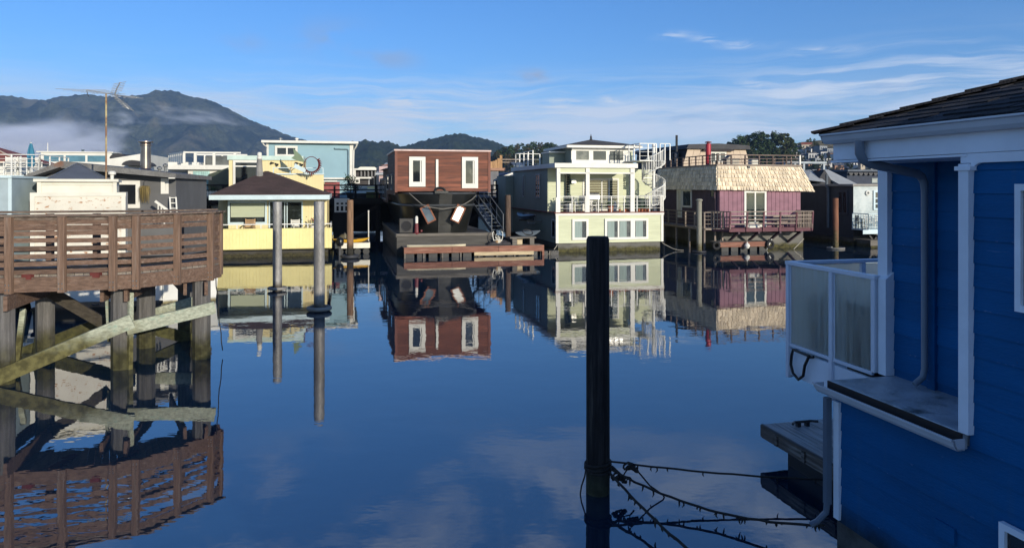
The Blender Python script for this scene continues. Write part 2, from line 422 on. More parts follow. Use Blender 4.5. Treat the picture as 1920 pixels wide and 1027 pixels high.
def volume_mat(name, dens, col, aniso=0.0):
    m = bpy.data.materials.new(name); m.use_nodes = True
    nb = NB(m.node_tree)
    m.node_tree.nodes.remove(m.node_tree.nodes['Principled BSDF'])
    v = nb.n('ShaderNodeVolumePrincipled'); v.inputs['Color'].default_value = (*col, 1); v.inputs['Anisotropy'].default_value = aniso
    v.inputs['Density'].default_value = dens
    nb.l(v.outputs[0], m.node_tree.nodes['Material Output'].inputs['Volume'])
    return m, nb, v
HAZE_ON = True
if HAZE_ON:
    hm, _, _ = volume_mat('haze_air', .00008, (.42, .66, 1.0))
    o = MB().box(-6500, 6500, -250, 6000, -3, 640).build('haze', hm); tag(o, 'thin blue air over the bay', 'haze', kind='stuff')
def mist(x0, x1, y0, y1, z0, z1, dens, off, lo, hi, label):
    m, nb, v = volume_mat('mist_bank', 0.0, (.95, .96, 1.0))
    ge = nb.n('ShaderNodeTexCoord'); pos = ge.outputs['Object']; gen = ge.outputs['Generated']
    sp = nb.n('ShaderNodeSeparateXYZ'); nb.l(gen, sp.inputs[0])
    n = nb.noise(nb.comb(nb.m('ADD', nb.m('MULTIPLY', sp.outputs[0], (x1 - x0) / 280.), off), nb.m('MULTIPLY', sp.outputs[1], (y1 - y0) / 500.),
                         nb.m('MULTIPLY', sp.outputs[2], (z1 - z0) / 130.)), 1.0, 6, .62, .4)
    g = sp.outputs
    def edge(s, a, b): return nb.m('MULTIPLY', nb.ramp(s, 0., a), nb.ramp(s, 1., 1 - b))
    env = nb.m('MULTIPLY', nb.m('MULTIPLY', edge(g[0], .12, .35), edge(g[1], .25, .25)), edge(g[2], .18, .75))
    thr = nb.m('ADD', n, nb.m('MULTIPLY', nb.m('SUBTRACT', env, 1.0), .35))
    d = nb.m('MULTIPLY', nb.m('MULTIPLY', nb.ramp(thr, lo, hi), env), dens)
    nb.l(d, v.inputs['Density'])
    o = MB().box(x0, x1, y0, y1, z0, z1).build('mist', m); tag(o, label, 'mist', kind='stuff')
mist(-2900, -1030, 2350, 2750, 40, 315, .042, 0.0, .33, .64, 'pale mist bank lying along the foot of the mountain')
mist(-1700, -900, 2800, 3050, 230, 420, .012, 3.3, .40, .66, 'thin torn wisp of mist high on the mountain flank')

# ------------------------------------------------------------------ trees
BARK = mk('tree_bark', (.06, .045, .032), rough=.9, var=.3, scale=6, stretch=(1, 1, .3))
def leafm(name, c): return mk(name, c, rough=.75, var=.45, scale=.25, island=.55, spec=.15)
LEAF_DK = leafm('dark_conifer_foliage', (.036, .060, .022)); LEAF_OL = leafm('olive_foliage', (.045, .055, .020)); LEAF_BR = leafm('brownish_foliage', (.075, .06, .028))
def crown_mb(rng, h, wid, base, n, q, kind):
    """leaf sprays spread over limb ends; h total height, wid radius, base crown bottom"""
    mb = MB(); lumps = []
    k = 26 if kind != 'cone' else 34
    for i in range(k):
        t = rng.random() ** .8; z = base + (h - base) * t
        if kind == 'cone': rad = wid * (1 - t) ** .9 + .1 * wid
        else: rad = wid * math.sqrt(max(.02, 1 - (abs(t - .42) / .62) ** 2))
        a = rng.uniform(0, 6.283); r = rad * math.sqrt(rng.uniform(.1, 1)) * .85
        lumps.append((Vector((r * math.cos(a), r * math.sin(a), z)), wid * rng.uniform(.14, .34) * (.6 if kind == 'cone' else 1)))
    for i in range(n):
        c_, s = lumps[rng.randrange(len(lumps))]
        d = Vector((rng.gauss(0, 1), rng.gauss(0, 1), rng.gauss(0, .75))).normalized()
        p = c_ + d * s * rng.uniform(.55, 1.08); nrm = (d + Vector((rng.uniform(-.7, .7), rng.uniform(-.7, .7), rng.uniform(-.1, .9)))).normalized()
        e = nrm.orthogonal().normalized(); e.rotate(Matrix.Rotation(rng.uniform(0, 6.28), 3, nrm)); g = nrm.cross(e)
        z = q * rng.uniform(.6, 1.3)
        mb.quad(p - e * z, p - g * z * .6, p + e * z, p + g * z * .6)
    return mb, lumps
def tree_proto(name, label, kind, h, wid, base, n, q, leaf, seed):
    rng = random.Random(seed)
    t = thing(name, label, 'tree', (0, 0, -500))
    c_, lumps = crown_mb(rng, h, wid, base, n, q, kind); c_.build('crown', leaf, t, recalc=False)
    mb = MB(); mb.tube([(0, 0, -1.5), (.05 * wid, 0, h * .4), (0, .04 * wid, h * .82)], [h * .028, h * .02, h * .006], 7)
    for l, s in lumps[:9]:
        z0 = max(h * .2, l.z - wid * .5); mb.tube([(0, 0, z0), l * .6 + Vector((0, 0, z0 * .4)), l], [h * .012, h * .008, h * .003], 5)
    mb.build('trunk', BARK, t)
    return t
P_CON = [tree_proto('conifer_tree', 'dark pointed conifer on the low shore', 'cone', 15, 3.6, 1.5, 1300, .55, LEAF_DK, 11 + i) for i in range(2)]
P_BRD = [tree_proto('broadleaf_tree', 'dark round crowned tree in the hilltop wood', 'round', 12, (3.7, 4.4, 4.2)[i], 2.6, 1700, .42, (LEAF_DK, LEAF_OL, LEAF_BR)[i], 31 + i) for i in range(3)]
used_p = set()
def plant(proto, x, y, z, s, label, group):
    rz = random.uniform(0, 6.28)
    if id(proto) not in used_p:
        used_p.add(id(proto)); proto.location = (x, y, z); proto.rotation_euler = (0, 0, rz); proto.scale = (s,) * 3
        proto['label'] = label; proto['group'] = group; return proto
    return dup(proto, (x, y, z), rz, s, label, group)
def at_px(px, y): return (px - 960) / FPX * y
# wood on the rise left of the green house
for i in range(46):
    px = 918 + 148 * ((i * .618034) % 1); y = 560 + 150 * random.random()
    if px < 945: y = max(y, 640)
    x = at_px(px, y); top = interp([(915, 300), (930, 283), (945, 273), (968, 267), (1000, 265.5), (1030, 266), (1045, 272), (1070, 276)], px)
    z = H_WOOD(x, y); s = min(1.3, max(.45, ((HY - top) / FPX * y + CZ - z) / 12.6 * random.uniform(.86, 1.0)))
    plant(P_BRD[(i * 7) % 3 if i % 4 else 0], x, y, z, s, 'dark round tree of the dense wood left of the green house', 'trees of the wood left of the green house')
# tall grove on the hill behind the shingled house
GP = [(1368, 266, 470), (1380, 262, 455), (1390, 256, 450), (1402, 253, 460), (1414, 250, 455), (1427, 248.5, 450), (1441, 252, 462), (1452, 248.5, 450), (1464, 251, 455), (1472, 250, 448),
      (1481, 258, 455), (1488, 268, 450), (1399, 268, 430), (1420, 270, 425), (1446, 268, 428), (1466, 274, 425), (1480, 280, 425), (1376, 276, 430), (1411, 285, 410), (1436, 288, 405), (1460, 290, 402)]
for i, (px, top, y) in enumerate(GP):
    x = at_px(px, y); z = H_HILL(x, y); s = ((HY - top) / FPX * y + CZ - z) / 12.4
    plant(P_BRD[0 if i % 3 else 1], x, y, z, s, 'tall dark tree of the grove on the hill behind the shingled house', 'grove behind the shingled house')
for px, top, y in ((1519, 259, 505), (1514, 262, 500), (1527, 262, 505)):
    x = at_px(px, y); z = H_HILL(x, y)
    plant(P_BRD[0], x, y, z, max(.3, ((HY - top) / FPX * y + CZ - z) / 12.4), 'small dark tree alone on the bare hilltop ridge', 'trees on the bare ridge')
for i in range(70):
    px = 1468 + 215 * ((i * .618034 + .3) % 1); y = random.uniform(325, 485); x = at_px(px, y); z = H_HILL(x, y)
    plant(P_BRD[i % 3], x, y, z, random.uniform(.22, .5), 'low bushy tree among the hillside houses', 'bushy trees among the hillside houses')
for i in range(44):
    px = -30 + 400 * ((i * .618034 + .1) % 1); y = random.uniform(640, 860); x = at_px(px, y); z = H_SHORE(x, y)
    s = random.uniform(.5, 1.0) * (1.35 if px < 60 else 1.0) * (.75 if px > 170 else 1)
    plant(P_CON[i % 2], x, y, z, s, 'dark conifer on the low shore below the mist', 'conifers on the low shore')

# ------------------------------------------------------------------ houses on the far hillside
def hill_house(label, wall, roof, w, d, h, flat=False):
    t = thing('hillside_house', label, 'house', (0, 0, -500))
    MB().box(-w / 2, w / 2, -d / 2, d / 2, -3, h).build('wall', wall, t)
    if flat: MB().box(-w / 2 - .3, w / 2 + .3, -d / 2 - .3, d / 2 + .3, h, h + .35).build('roof', roof, t)
    else: MB().prism([(-w / 2 - .4, -d / 2 - .4, h), (-w / 2 - .4, d / 2 + .4, h), (-w / 2 - .4, 0, h + d * .3)], (w + .8, 0, 0)).build('roof', roof, t)
    for k in range(3):
        x = -w / 2 + w * (.2 + .3 * k); MB().box(x - .55, x + .55, -d / 2 - .05, -d / 2 + .1, h * .35, h * .75).build('window', GLASS, t)
    return t
HW = [mk('hillside_white_wall', (.72, .70, .66), var=.1), mk('hillside_cream_wall', (.55, .47, .36), var=.1), mk('hillside_grey_wall', (.25, .27, .29), var=.1), mk('hillside_terracotta_wall', (.45, .24, .15), var=.1)]
HR = [mk('hillside_grey_roof', (.12, .12, .13), var=.2), mk('hillside_red_roof', (.30, .10, .06), var=.2)]
HP = [hill_house('white house with grey gable roof', HW[0], HR[0], 9, 8, 5), hill_house('cream house with red roof', HW[1], HR[1], 10, 8, 5.5),
      hill_house('grey house with flat roof', HW[2], HR[0], 11, 8, 6, True), hill_house('white flat roofed house', HW[0], HR[0], 8, 7, 6.5, True), hill_house('terracotta house with grey roof', HW[3], HR[0], 9, 8, 5)]
used_h = set()
def put_house(k, x, y, z, s):
    lab = ['small white hillside house under a grey gable', 'small cream hillside house under a red roof', 'small grey flat roofed hillside house',
           'small white flat roofed hillside house', 'small terracotta coloured hillside house under a grey roof'][k]
    gr = ['white gabled houses on the hill', 'cream houses on the hill', 'grey flat roofed houses on the hill', 'white flat roofed houses on the hill', 'terracotta houses on the hill'][k]
    if k not in used_h:
        used_h.add(k); o = HP[k]; o.location = (x, y, z); o.rotation_euler = (0, 0, random.uniform(-.5, .5)); o.scale = (s,) * 3; o['label'] = lab; o['group'] = gr
    else: dup(HP[k], (x, y, z), random.uniform(-.5, .5), s, lab, gr)
for i, (px, py) in enumerate([(1473, 277), (1484, 276), (1491, 281), (1478, 285), (1500, 288), (1512, 279), (1521, 285), (1530, 290), (1538, 283), (1545, 291), (1552, 286), (1560, 293), (1536, 297), (1524, 297), (1510, 297),
        (1568, 299), (1578, 303), (1588, 296), (1597, 304), (1606, 298), (1615, 305), (1625, 300), (1634, 307), (1644, 302), (1655, 308), (1664, 303), (1582, 310), (1600, 312), (1620, 312), (1640, 314), (1660, 315),
        (1550, 304), (1560, 309), (1500, 303), (1516, 308), (1532, 307), (1487, 292), (1470, 294), (1592, 288), (1612, 290), (1630, 292), (1650, 294), (1546, 314), (1572, 316)]):
    best = min(range(302, 516, 4), key=lambda y: abs((CZ - H_HILL(at_px(px, y), y)) / y * FPX + HY - (py + 3)))
    x = at_px(px, best); put_house((i * 7 + i // 5) % 5 if i % 3 else (0, 3)[i % 2], x, best, H_HILL(x, best), random.uniform(.42, .68))

# ================================================================== NEAR RIGHT: the blue houseboat
BLUE = mk('deep_blue_paint', (.0003, .092, .250), rough=.6, spec=.18, var=.16, scale=1.2, stretch=(1, .5, 2), island=.07, col2=(.06, .15, .30), c2=(.66, .74), c2scale=7.0, c2stretch=(1, .25, 7), bump=.25, bscale=30, k0=1.0, algae=(.30, .62, (.010, .03, .05)))
TRIM = mk('white_house_trim', (.74, .80, .86), rough=.55, var=.08, scale=2, bump=.1, bscale=25, k0=1.0)
GUTTER = mk('white_gutter_metal', (.66, .70, .74), rough=.35, var=.08)
def chip_edges(m):                                       # paint worn along the lower lip of each board
    nt = m.node_tree; nb = NB(nt); p = nt.nodes['Principled BSDF']; src = p.inputs['Base Color'].links[0].from_socket
    tc = nb.n('ShaderNodeTexCoord'); sp = nb.n('ShaderNodeSeparateXYZ'); nb.l(tc.outputs['Object'], sp.inputs[0])
    fr = nb.m('FRACT', nb.m('DIVIDE', nb.m('SUBTRACT', sp.outputs[2], .38), .187))
    lip = nb.ramp(fr, .10, .03); ch = nb.ramp(nb.noise(nb.vmul(tc.outputs['Object'], (1, 3.2, 9)), 2.2, 5, .7), .60, .68)
    nails = nb.ramp(nb.noise(nb.vmul(tc.outputs['Object'], (1, 22, 22)), 1.0, 1), .80, .84)
    st = nb.ramp(nb.noise(nb.vmul(tc.outputs['Object'], (1, 6, .35)), 1.6, 5, .6), .52, .72, 0., .22)
    c = nb.mix(st, src, (.030, .105, .20)); c = nb.mix(nb.m('MULTIPLY', nb.m('MULTIPLY', lip, ch), .6), c, (.18, .26, .40)); c = nb.mix(nb.m('MULTIPLY', nails, .5), c, (.05, .05, .055))
    nb.l(c, p.inputs['Base Color'])
chip_edges(BLUE)
SHING = mk('dark_roof_shingles', (.024, .024, .029), rough=.95, var=.3, scale=5, island=.45, bump=.8, bscale=40)
WET = mk('wet_mossy_membrane', (.50, .55, .58), rough=.32, var=.3, scale=2.2, col2=(.10, .12, .11), c2=(.50, .72), c2scale=2.4, bump=.5, bscale=28)
DKBROWN = mk('dark_brown_drip_edge', (.030, .020, .016), rough=.6)
FROST = bpy.data.materials.new('frosted_glass'); FROST.use_nodes = True
_p = FROST.node_tree.nodes['Principled BSDF']; _nb = NB(FROST.node_tree); _tc = _nb.n('ShaderNodeTexCoord')
_p.inputs['Base Color'].default_value = (.80, .84, .80, 1); _p.inputs['Transmission Weight'].default_value = 1.0; _p.inputs['IOR'].default_value = 1.45
_nb.l(_nb.ramp(_nb.noise(_nb.vmul(_tc.outputs['Object'], (1, 5, .9)), 3., 5), .3, .7, .34, .5), _p.inputs['Roughness'])
_tr = _nb.n('ShaderNodeBsdfTranslucent'); _df = _nb.n('ShaderNodeBsdfDiffuse'); _tr.inputs['Color'].default_value = (.86, .85, .74, 1); _df.inputs['Color'].default_value = (.66, .68, .60, 1)
_m1 = _nb.n('ShaderNodeMixShader'); _m1.inputs[0].default_value = .45; _nb.l(_tr.outputs[0], _m1.inputs[1]); _nb.l(_df.outputs[0], _m1.inputs[2])
_m2 = _nb.n('ShaderNodeMixShader'); _nb.l(_nb.ramp(_nb.noise(_nb.vmul(_tc.outputs['Object'], (1, 11, .6)), 2.0, 6), .32, .68, .12, .55), _m2.inputs[0]); _nb.l(_p.outputs[0], _m2.inputs[1]); _nb.l(_m1.outputs[0], _m2.inputs[2])
_nb.l(_m2.outputs[0], FROST.node_tree.nodes['Material Output'].inputs['Surface'])
B = FR(1563, 7.43)
def blue_house():
    t = B.thing('blue_houseboat', 'deep blue clapboard houseboat with white trim and dark shingled roof, close at right', 'houseboat')
    YE = -13.0; yc = B.y(1815, 0)
    mb = MB(); mb.box(.03, 6, YE, -.01, .38, 1.66); mb.box(.03, 6, YE, yc, 1.66, 4.1); mb.box(.77, 6, yc, .14, 1.66, 4.1)
    T = left(.03); p = .187
    for i in range(20):
        z = .38 + i * p; a1 = -.005 if z + p * .5 < 1.66 else yc; zt = min(z + p, 4.09)
        joints = [YE, -8.7 + (i * 1.37) % 2.6, a1] if a1 > -1 else [YE, -4.9 - (i * 1.1) % 3, a1]
        if i == 5: joints = [YE, -5.2, -2.2, a1]
        for a, b in zip(joints[:-1], joints[1:]):
            mb.hexa([T(a + .002, 0, z), T(b, 0, z), T(b, .016, z), T(a + .002, .016, z), T(a + .002, 0, zt), T(b, 0, zt), T(b, .005, zt), T(a + .002, .005, zt)])
    T2 = left(.77)
    for i in range(7, 20):
        z = .38 + i * p; zt = min(z + p, 4.09)
        mb.hexa([T2(yc, 0, z), T2(.14, 0, z), T2(.14, .016, z), T2(yc, .016, z), T2(yc, 0, zt), T2(.14, 0, zt), T2(.14, .005, zt), T2(yc, .005, zt)])
    yq = B.y(1747, .74); mb.box(.725, .77, yq - .05, yq + .05, 1.8, 4.05)
    mb.box(-.006, .03, B.y(1790, 0), B.y(1752, 0), .83, .97)
    mb.build('wall', BLUE, t)
    # unseen upper storey, added out of frame to shade the near piling
    mb = MB(); mb.box(.8, 5.2, YE, -5.2, 4.3, 5.25); lap(mb, left(.8), YE, -5.2, 4.4, 5.2, .187); mb.build('shade_storey', BLUE, t)
    MB().box(.70, 5.3, YE, -5.05, 5.25, 5.40).build('shade_storey_roof', SHING, t)
    MB().box(.08, 6, YE, .05, -.6, .375).build('float', mk('dark_float_concrete', (.09, .09, .085), rough=.9, var=.4, scale=3, bump=.8, bscale=8, algae=(.0, .16, (.03, .03, .012))), t)  # dark concrete float with algae near the water
    # ledge over the lower wall
    MB().box(-.03, .77, yc + .03, .03, 1.66, 1.80).build('ledge', WET, t, bevel=.008)
    MB().box(-.045, -.031, yc + .02, .04, 1.70, 1.795).build('drip_edge', DKBROWN, t)
    prof = [(-.02, 0), (-.095, 0), (-.12, .03), (-.135, .075), (-.16, .085), (-.16, .10), (-.145, .10), (-.12, .085), (-.105, .04), (-.085, .015), (-.02, .015)]
    def gutter(x, z, y0, y1, s=1.0):
        mb = MB(); mb.prism([(x + a * s, y0, z + b * s) for a, b in prof], (0, y1 - y0, 0))
        for ye in (y0, y1 - .006): mb.prism([(x - .02 * s, ye, z), (x - .095 * s, ye, z), (x - .13 * s, ye, z + .04 * s), (x - .15 * s, ye, z + .095 * s), (x - .02 * s, ye, z + .095 * s)], (0, .006, 0))
        return mb
    gutter(-.03, 1.675, yc - .02, .09, 1.0).build('lower_gutter', GUTTER, t)
    gutter(.0, 4.235, YE, .02, 1.0).build('gutter', GUTTER, t)
    # white trim
    mb = MB(); mb.box(-.02, .03, YE, -.02, 4.07, 4.24); mb.box(.03, 6, -.03, .0, 4.07, 4.24)
    y0, y1 = B.y(1822, 0), B.y(1803, 0)
    mb.box(-.012, .03, YE, y1, 3.99, 4.068)                                    # header
    mb.box(-.035, .05, y0, y1, 1.80, 3.985); mb.box(-.05, .05, y0 - .03, y1 + .025, 3.93, 3.965)
    arc = [(-.010, y0, 3.99)] + [(-.010, y0 - .10 + .10 * math.cos(a), 3.89 + .10 * math.sin(a)) for a in [i * math.pi / 12 for i in range(0, 7)]]
    mb.prism(arc, (.03, 0, 0))
    mb.box(.70, .77, .06, .20, 1.80, 4.06)                                      # far corner board
    mb.prism([(.655, .03, 1.80), (.80, .03, 1.80), (.80, .03, 2.92), (.655, .03, 2.82)], (0, .11, 0))
    mb.box(-.012, .03, -.09, -.01, .40, 1.6)
    mb.build('trim', TRIM, t, bevel=.004)
    MB().box(-.02, .80, yc, .02, 4.045, 4.065).build('soffit', TRIM, t)
    # roof with its shingle courses
    pit = .35; zr = 4.33
    P = [(-.1, .05, zr), (6.1, .05, zr), (6.1, YE, zr), (-.1, YE, zr), (3, -3.05, zr + pit * 3.1), (3, YE, zr + pit * 3.1)]
    P2 = [(q[0], q[1], zr - .08) for q in P[:4]]
    MB().add(P + P2, [(0, 4, 1), (0, 3, 5, 4), (1, 4, 5, 2), (3, 2, 5), (0, 1, 7, 6), (3, 0, 6, 9), (2, 3, 9, 8), (1, 2, 8, 7), (6, 7, 8, 9)]).build('roof', SHING, t)
    mb = MB(); rng = random.Random(3)
    for c in range(19):
        s = c * .16; y = -s + .10
        while y > -5.2:
            w = rng.uniform(.16, .34); ye = y - w; x0 = -.095 + s - rng.uniform(0, .02); x1 = x0 + .24
            dz = rng.uniform(.018, .034)
            h = lambda x, k: zr + pit * (x + .1) + k
            if ye < -s + .12:
                mb.hexa([(x0, ye, h(x0, .004)), (x1, ye, h(x1, -.01)), (x1, y - .006, h(x1, -.01)), (x0, y - .006, h(x0, .004)),
                         (x0, ye, h(x0, dz)), (x1, ye, h(x1, .01)), (x1, y - .006, h(x1, .01)), (x0, y - .006, h(x0, dz))])
            y = ye
    for c in range(17):                                                         # hip caps
        s = c * .19; a = (-.16 + s, .12 - s); b = (a[0] + .28, a[1] - .28); za, zb = zr + pit * (a[0] + .1) + .05, zr + pit * (b[0] + .1) + .025
        mb.bar((a[0], a[1], za), (b[0], b[1], zb), .20, .022)
    mb.build('shingles', SHING, t)
    # downspouts
    PIPE = mk('grey_downspout', (.22, .27, .33), rough=.4, var=.1)
    yp = B.y(1612, -.08); yd = B.y(1732, .66)
    MB().tube([(-.08, yp, 4.24), (-.08, yp, 4.12), (-.04, yp + .005, 4.06), (.05, yp + .01, 4.02), (.55, yd - .02, 3.93), (.63, yd, 3.90), (.665, yd, 3.84), (.67, yd, 3.75), (.67, yd, 2.0), (.65, yd, 1.92), (.56, yd + .01, 1.85)], [.045] * 5 + [.042, .04, .033, .031, .031, .031], 12).build('downspout', PIPE, t, smooth=True)
    mb = MB(); mb.bar((-.04, .045, 1.62), (-.04, .045, .52), .058, .062, (1, 0, 0)); mb.tube([(-.04, .045, .54), (-.05, .05, .43), (-.13, .08, .33), (-.20, .10, .29)], .032, 8)
    mb.build('lower_downspout', mk('blue_grey_downspout', (.13, .17, .22), rough=.4, var=.1), t)
    # windows
    DG = glass('dark_house_glass', (.02, .022, .026))  # plain dark window glass
    window(t, left(.0), -3.1, B.y(1911, 0), 2.87, 3.82, TRIM, DG, fw=.05, proud=.045, pane=.01)
    window(t, left(.0), -2.85, B.y(1881, 0), .44, 1.24, TRIM, DG, fw=.05, proud=.045, mull=(-2.35,), pane=.01)
    # balcony with frosted panels
    ya, ym, yb = B.y(1641, .66), B.y(1561, .66), B.y(1480, .66)
    MB().box(.70, 4.2, .17, yb + .03, 1.58, 1.70).build('balcony_floor', TRIM, t)
    mb = MB(); mb.prism([(.66, .17, 1.34), (.66, yb + .02, 1.40), (.66, yb + .02, 1.72), (.66, .17, 1.72)], (.035, 0, 0)); mb.box(.70, 4.2, yb, yb + .035, 1.36, 1.72)
    mb.build('balcony_fascia', TRIM, t)
    mb = MB()
    for y, zb in ((ya, 1.80), (ym, 1.30), (yb, 1.36)): mb.box(.625, .685, y - .03, y + .03, zb, 2.80)
    mb.box(.62, .70, ya - .04, yb + .04, 2.80, 2.845); mb.box(.64, .675, ya + .03, ym - .03, 1.76, 1.80); mb.box(.64, .675, ym + .03, yb - .03, 1.76, 1.80)
    for y0, y1 in ((ya, ym), (ym, yb)):
        for q in (y0 + .035, y1 - .055): mb.box(.645, .67, q, q + .02, 1.80, 2.80)
    mb.box(.70, 4.2, yb - .04, yb + .04, 2.80, 2.845); mb.box(.70, 4.2, yb - .02, yb + .015, 1.76, 1.80)
    for x in (1.75, 2.9, 4.1): mb.box(x - .03, x + .03, yb - .03, yb + .03, 1.70, 2.80)
    mb.build('balcony_railing', mk('white_aluminium_railing', (.80, .86, .95), rough=.4, var=.06), t, bevel=.004)
    for y0, y1 in ((ya, ym), (ym, yb)): MB().box(.652, .662, y0 + .055, y1 - .055, 1.805, 2.79).build('glass_panel', FROST, t)
    for x0, x1 in ((.72, 1.70), (1.80, 2.85), (2.95, 4.05)): MB().box(x0, x1, yb - .008, yb + .002, 1.81, 2.79).build('glass_panel', FROST, t)
    return t
blue_house()
DARKPL = mk('dark_plastic', (.03, .03, .028), rough=.6, var=.3)
bin_ = B.thing('storage_bin', 'dark upright bin blurred behind the right frosted balcony panel', 'bin', at=(.70, .28, 1.70))
MB().box(0, .5, 0, .42, 0, .74).build('body', DARKPL, bin_, bevel=.02); MB().box(-.02, .52, -.02, .44, .742, .80).build('lid', DARKPL, bin_, bevel=.02)
pt = B.thing('planter', 'dark rounded planter blurred behind the left frosted balcony panel', 'planter', at=(.98, 1.30, 1.70))
MB().lathe([(.16, 0), (.22, .1), (.26, .4), (.27, .42)], n=20).build('pot', DARKPL, pt, smooth=True)
mb = MB(); rng = random.Random(5)
for i in range(160):
    a, r, z = rng.uniform(0, 6.28), rng.uniform(0, .26), rng.uniform(.42, .8); v = Vector((r * math.cos(a), r * math.sin(a), z)); e = Vector((rng.gauss(0, 1), rng.gauss(0, 1), rng.gauss(0, 1))).normalized() * .07; g = e.orthogonal() * .5
    mb.quad(v - e, v - g, v + e, v + g)
mb.build('foliage', GREENLEAF, pt, recalc=False)
h = MB(); ys = [B.y(q, .60) for q in (1485, 1482, 1487, 1497, 1506, 1513)]
h.tube([B.w(.60, ys[3] - .22, 1.74), B.w(.60, ys[2], 1.75), B.w(.60, ys[0] + .01, 1.66), B.w(.60, ys[1] - .01, 1.55), B.w(.60, ys[2], 1.45), B.w(.60, ys[3], 1.40), B.w(.60, ys[4], 1.47), B.w(.60, ys[4] - .03, 1.60), B.w(.60, ys[5] - .03, 1.72), B.w(.62, ys[5] - .1, 1.74)], .018, 8)
tag(h.build('hose', mk('black_rubber_hose', (.015, .015, .016), rough=.5), smooth=True), 'black hose looped under the frosted glass balcony', 'hose')

# little dock beside the blue house
def small_dock():
    t = B.thing('floating_dock', 'small grey plank dock on a black float beside the blue house', 'dock', at=(.88, .15, 0))
    PL = wood('wet_grey_deck_planks', (.27, .285, .29), 'y', island=.18, rough=.55)
    mb = MB(); L = 2.5
    for i in range(14): mb.box(i * .165 + .004, (i + 1) * .165 - .004, 0, L, .395, .436)
    mb.build('planks', PL, t)
    PLx = wood('worn_dock_fascia', (.12, .10, .085), 'y', island=.2, col2=(.35, .34, .30))
    mb = MB(); mb.box(-.03, .0, 0, L, .25, .425); mb.box(-.028, 2.3, L, L + .03, .26, .425)
    for q in (.3, .9, 1.5, 2.1): mb.box(-.055, -.031, q, q + .06, .26, .40)
    mb.build('fascia', PLx, t)
    MB().box(.12, 2.3, 0, 2.1, -.5, .385).build('float', mk('black_dock_float', (.012, .012, .013), rough=.5), t)
    MB().tube([(-.02, 0.0, .43), (-.02, L, .43)], .016, 6).build('edge_bumper', DARKM, t)
    mb = MB(); mb.tube([(.28, 2.22, .505), (.36, 2.3, .50), (.62, 2.3, .50), (.70, 2.24, .505)], .018, 8)
    for x in (.42, .56): mb.box(x - .025, x + .025, 2.27, 2.33, .436, .50)
    mb.build('cleat', DARKM, t)
small_dock()
TEAL = mk('teal_plastic', (.01, .13, .16), rough=.4, var=.2)
o = B.thing('jerry_can', 'teal plastic can standing on the small plank dock', 'can', at=(1.42, 1.62, .437))
mb = MB(); mb.box(-.13, .13, -.1, .1, 0, .26); mb.prism([(-.13, -.1, .261), (.13, -.1, .261), (.09, -.07, .32), (-.09, -.07, .32)], (0, .16, 0)); mb.build('body', TEAL, o, bevel=.025)
MB().tube([(-.08, 0, .32), (-.06, 0, .37), (.06, 0, .37), (.08, 0, .32)], .015, 6).build('handle', TEAL, o)
mb = MB(); pts = [B.w(1.22 + .10 * math.cos(a) + .02 * a, 1.45 + .08 * math.sin(a), .445 + .012 * (i % 3)) for i, a in enumerate([k * .55 for k in range(26)])]
tag(mb.tube(pts, .012, 6).build('rope_coil', ROPEM, smooth=True), 'small dark coil of line beside the teal can', 'rope')

# ------------------------------------------------------------------ pilings
def piling(name, label, px, py, r, top, mat, collar=None, cap=None, group=None, lean=0.0, n=20):
    x, y = G(px, py); t = thing(name, label, 'piling', (x, y, 0), 0, group)
    mb = MB(); rng = random.Random(int(px)); zs = [-1.5, 0, .4, 1.0, 1.8, 2.5, top - .04, top]
    vs = []
    for i, z in enumerate(zs):
        rr = r * (1.0 - .04 * z / max(1, top)) * (.90 if z == top else 1)
        for k in range(n):
            a = 2 * math.pi * k / n; q = rr * (1 + .015 * math.sin(a * 3 + z * 2) + rng.uniform(-.012, .012))
            vs.append((q * math.cos(a) + lean * z, q * math.sin(a), z))
    fs = [(i * n + k, i * n + (k + 1) % n, (i + 1) * n + (k + 1) % n, (i + 1) * n + k) for i in range(len(zs) - 1) for k in range(n)]
    fs += [tuple(range(n))[::-1], tuple((len(zs) - 1) * n + k for k in range(n))]
    mb.add(vs, fs).build('post', mat, t, smooth=True)
    if collar:
        rr, zc, th, cm = collar
        MB().tube([(rr * math.cos(2 * math.pi * k / 24), rr * math.sin(2 * math.pi * k / 24), zc) for k in range(24)], th, 8, True).build('collar', cm, t, smooth=True)
    if cap: MB().lathe([(r * 1.02, top), (r * 1.25, top + .04), (r * 1.3, top + .10), (r * .9, top + .14), (.02, top + .16)], n=16).build('cap', cap, t)
    return t, x, y
TARRED = wood('black_tarred_wood', (.022, .020, .020), 'z', island=0, var=.6, col2=(.075, .068, .06), algae=(.02, .42, (.05, .055, .03)))
pole, PX_, PY_ = piling('wooden_piling', 'black tarred wooden piling tied with ropes, standing nearest in mid channel', 1121, 922, .148, 3.18, TARRED)
mb = MB()
for k in range(3): mb.tube([(.158 * math.cos(a), .165 * math.sin(a), .30 + .035 * k + .02 * math.sin(a + k)) for a in [2 * math.pi * i / 20 for i in range(20)]], .016, 6, True)
mb.build('rope_coil', ROPEM, pole)
STEEL = mk('grey_mottled_steel', (.30, .29, .27), rough=.6, metal=.35, var=.3, scale=2.2, stretch=(1, 1, .35), col2=(.12, .10, .08), c2=(.55, .75), c2scale=3, c2stretch=(1, 1, .4), bump=.3, bscale=9, algae=(.1, .5, (.09, .075, .055)), fine=.2)
CAST = mk('worn_collar_metal', (.22, .21, .19), rough=.7, var=.3)
piling('steel_piling', 'grey steel piling left of the pair, before the yellow house', 520, 545, .165, 3.25, STEEL, (.30, .10, .05, CAST), group=None)
piling('steel_piling', 'grey steel piling with wide float ring, right of the pair', 598.5, 583, .165, 3.35, STEEL, (.32, .09, .065, CAST))
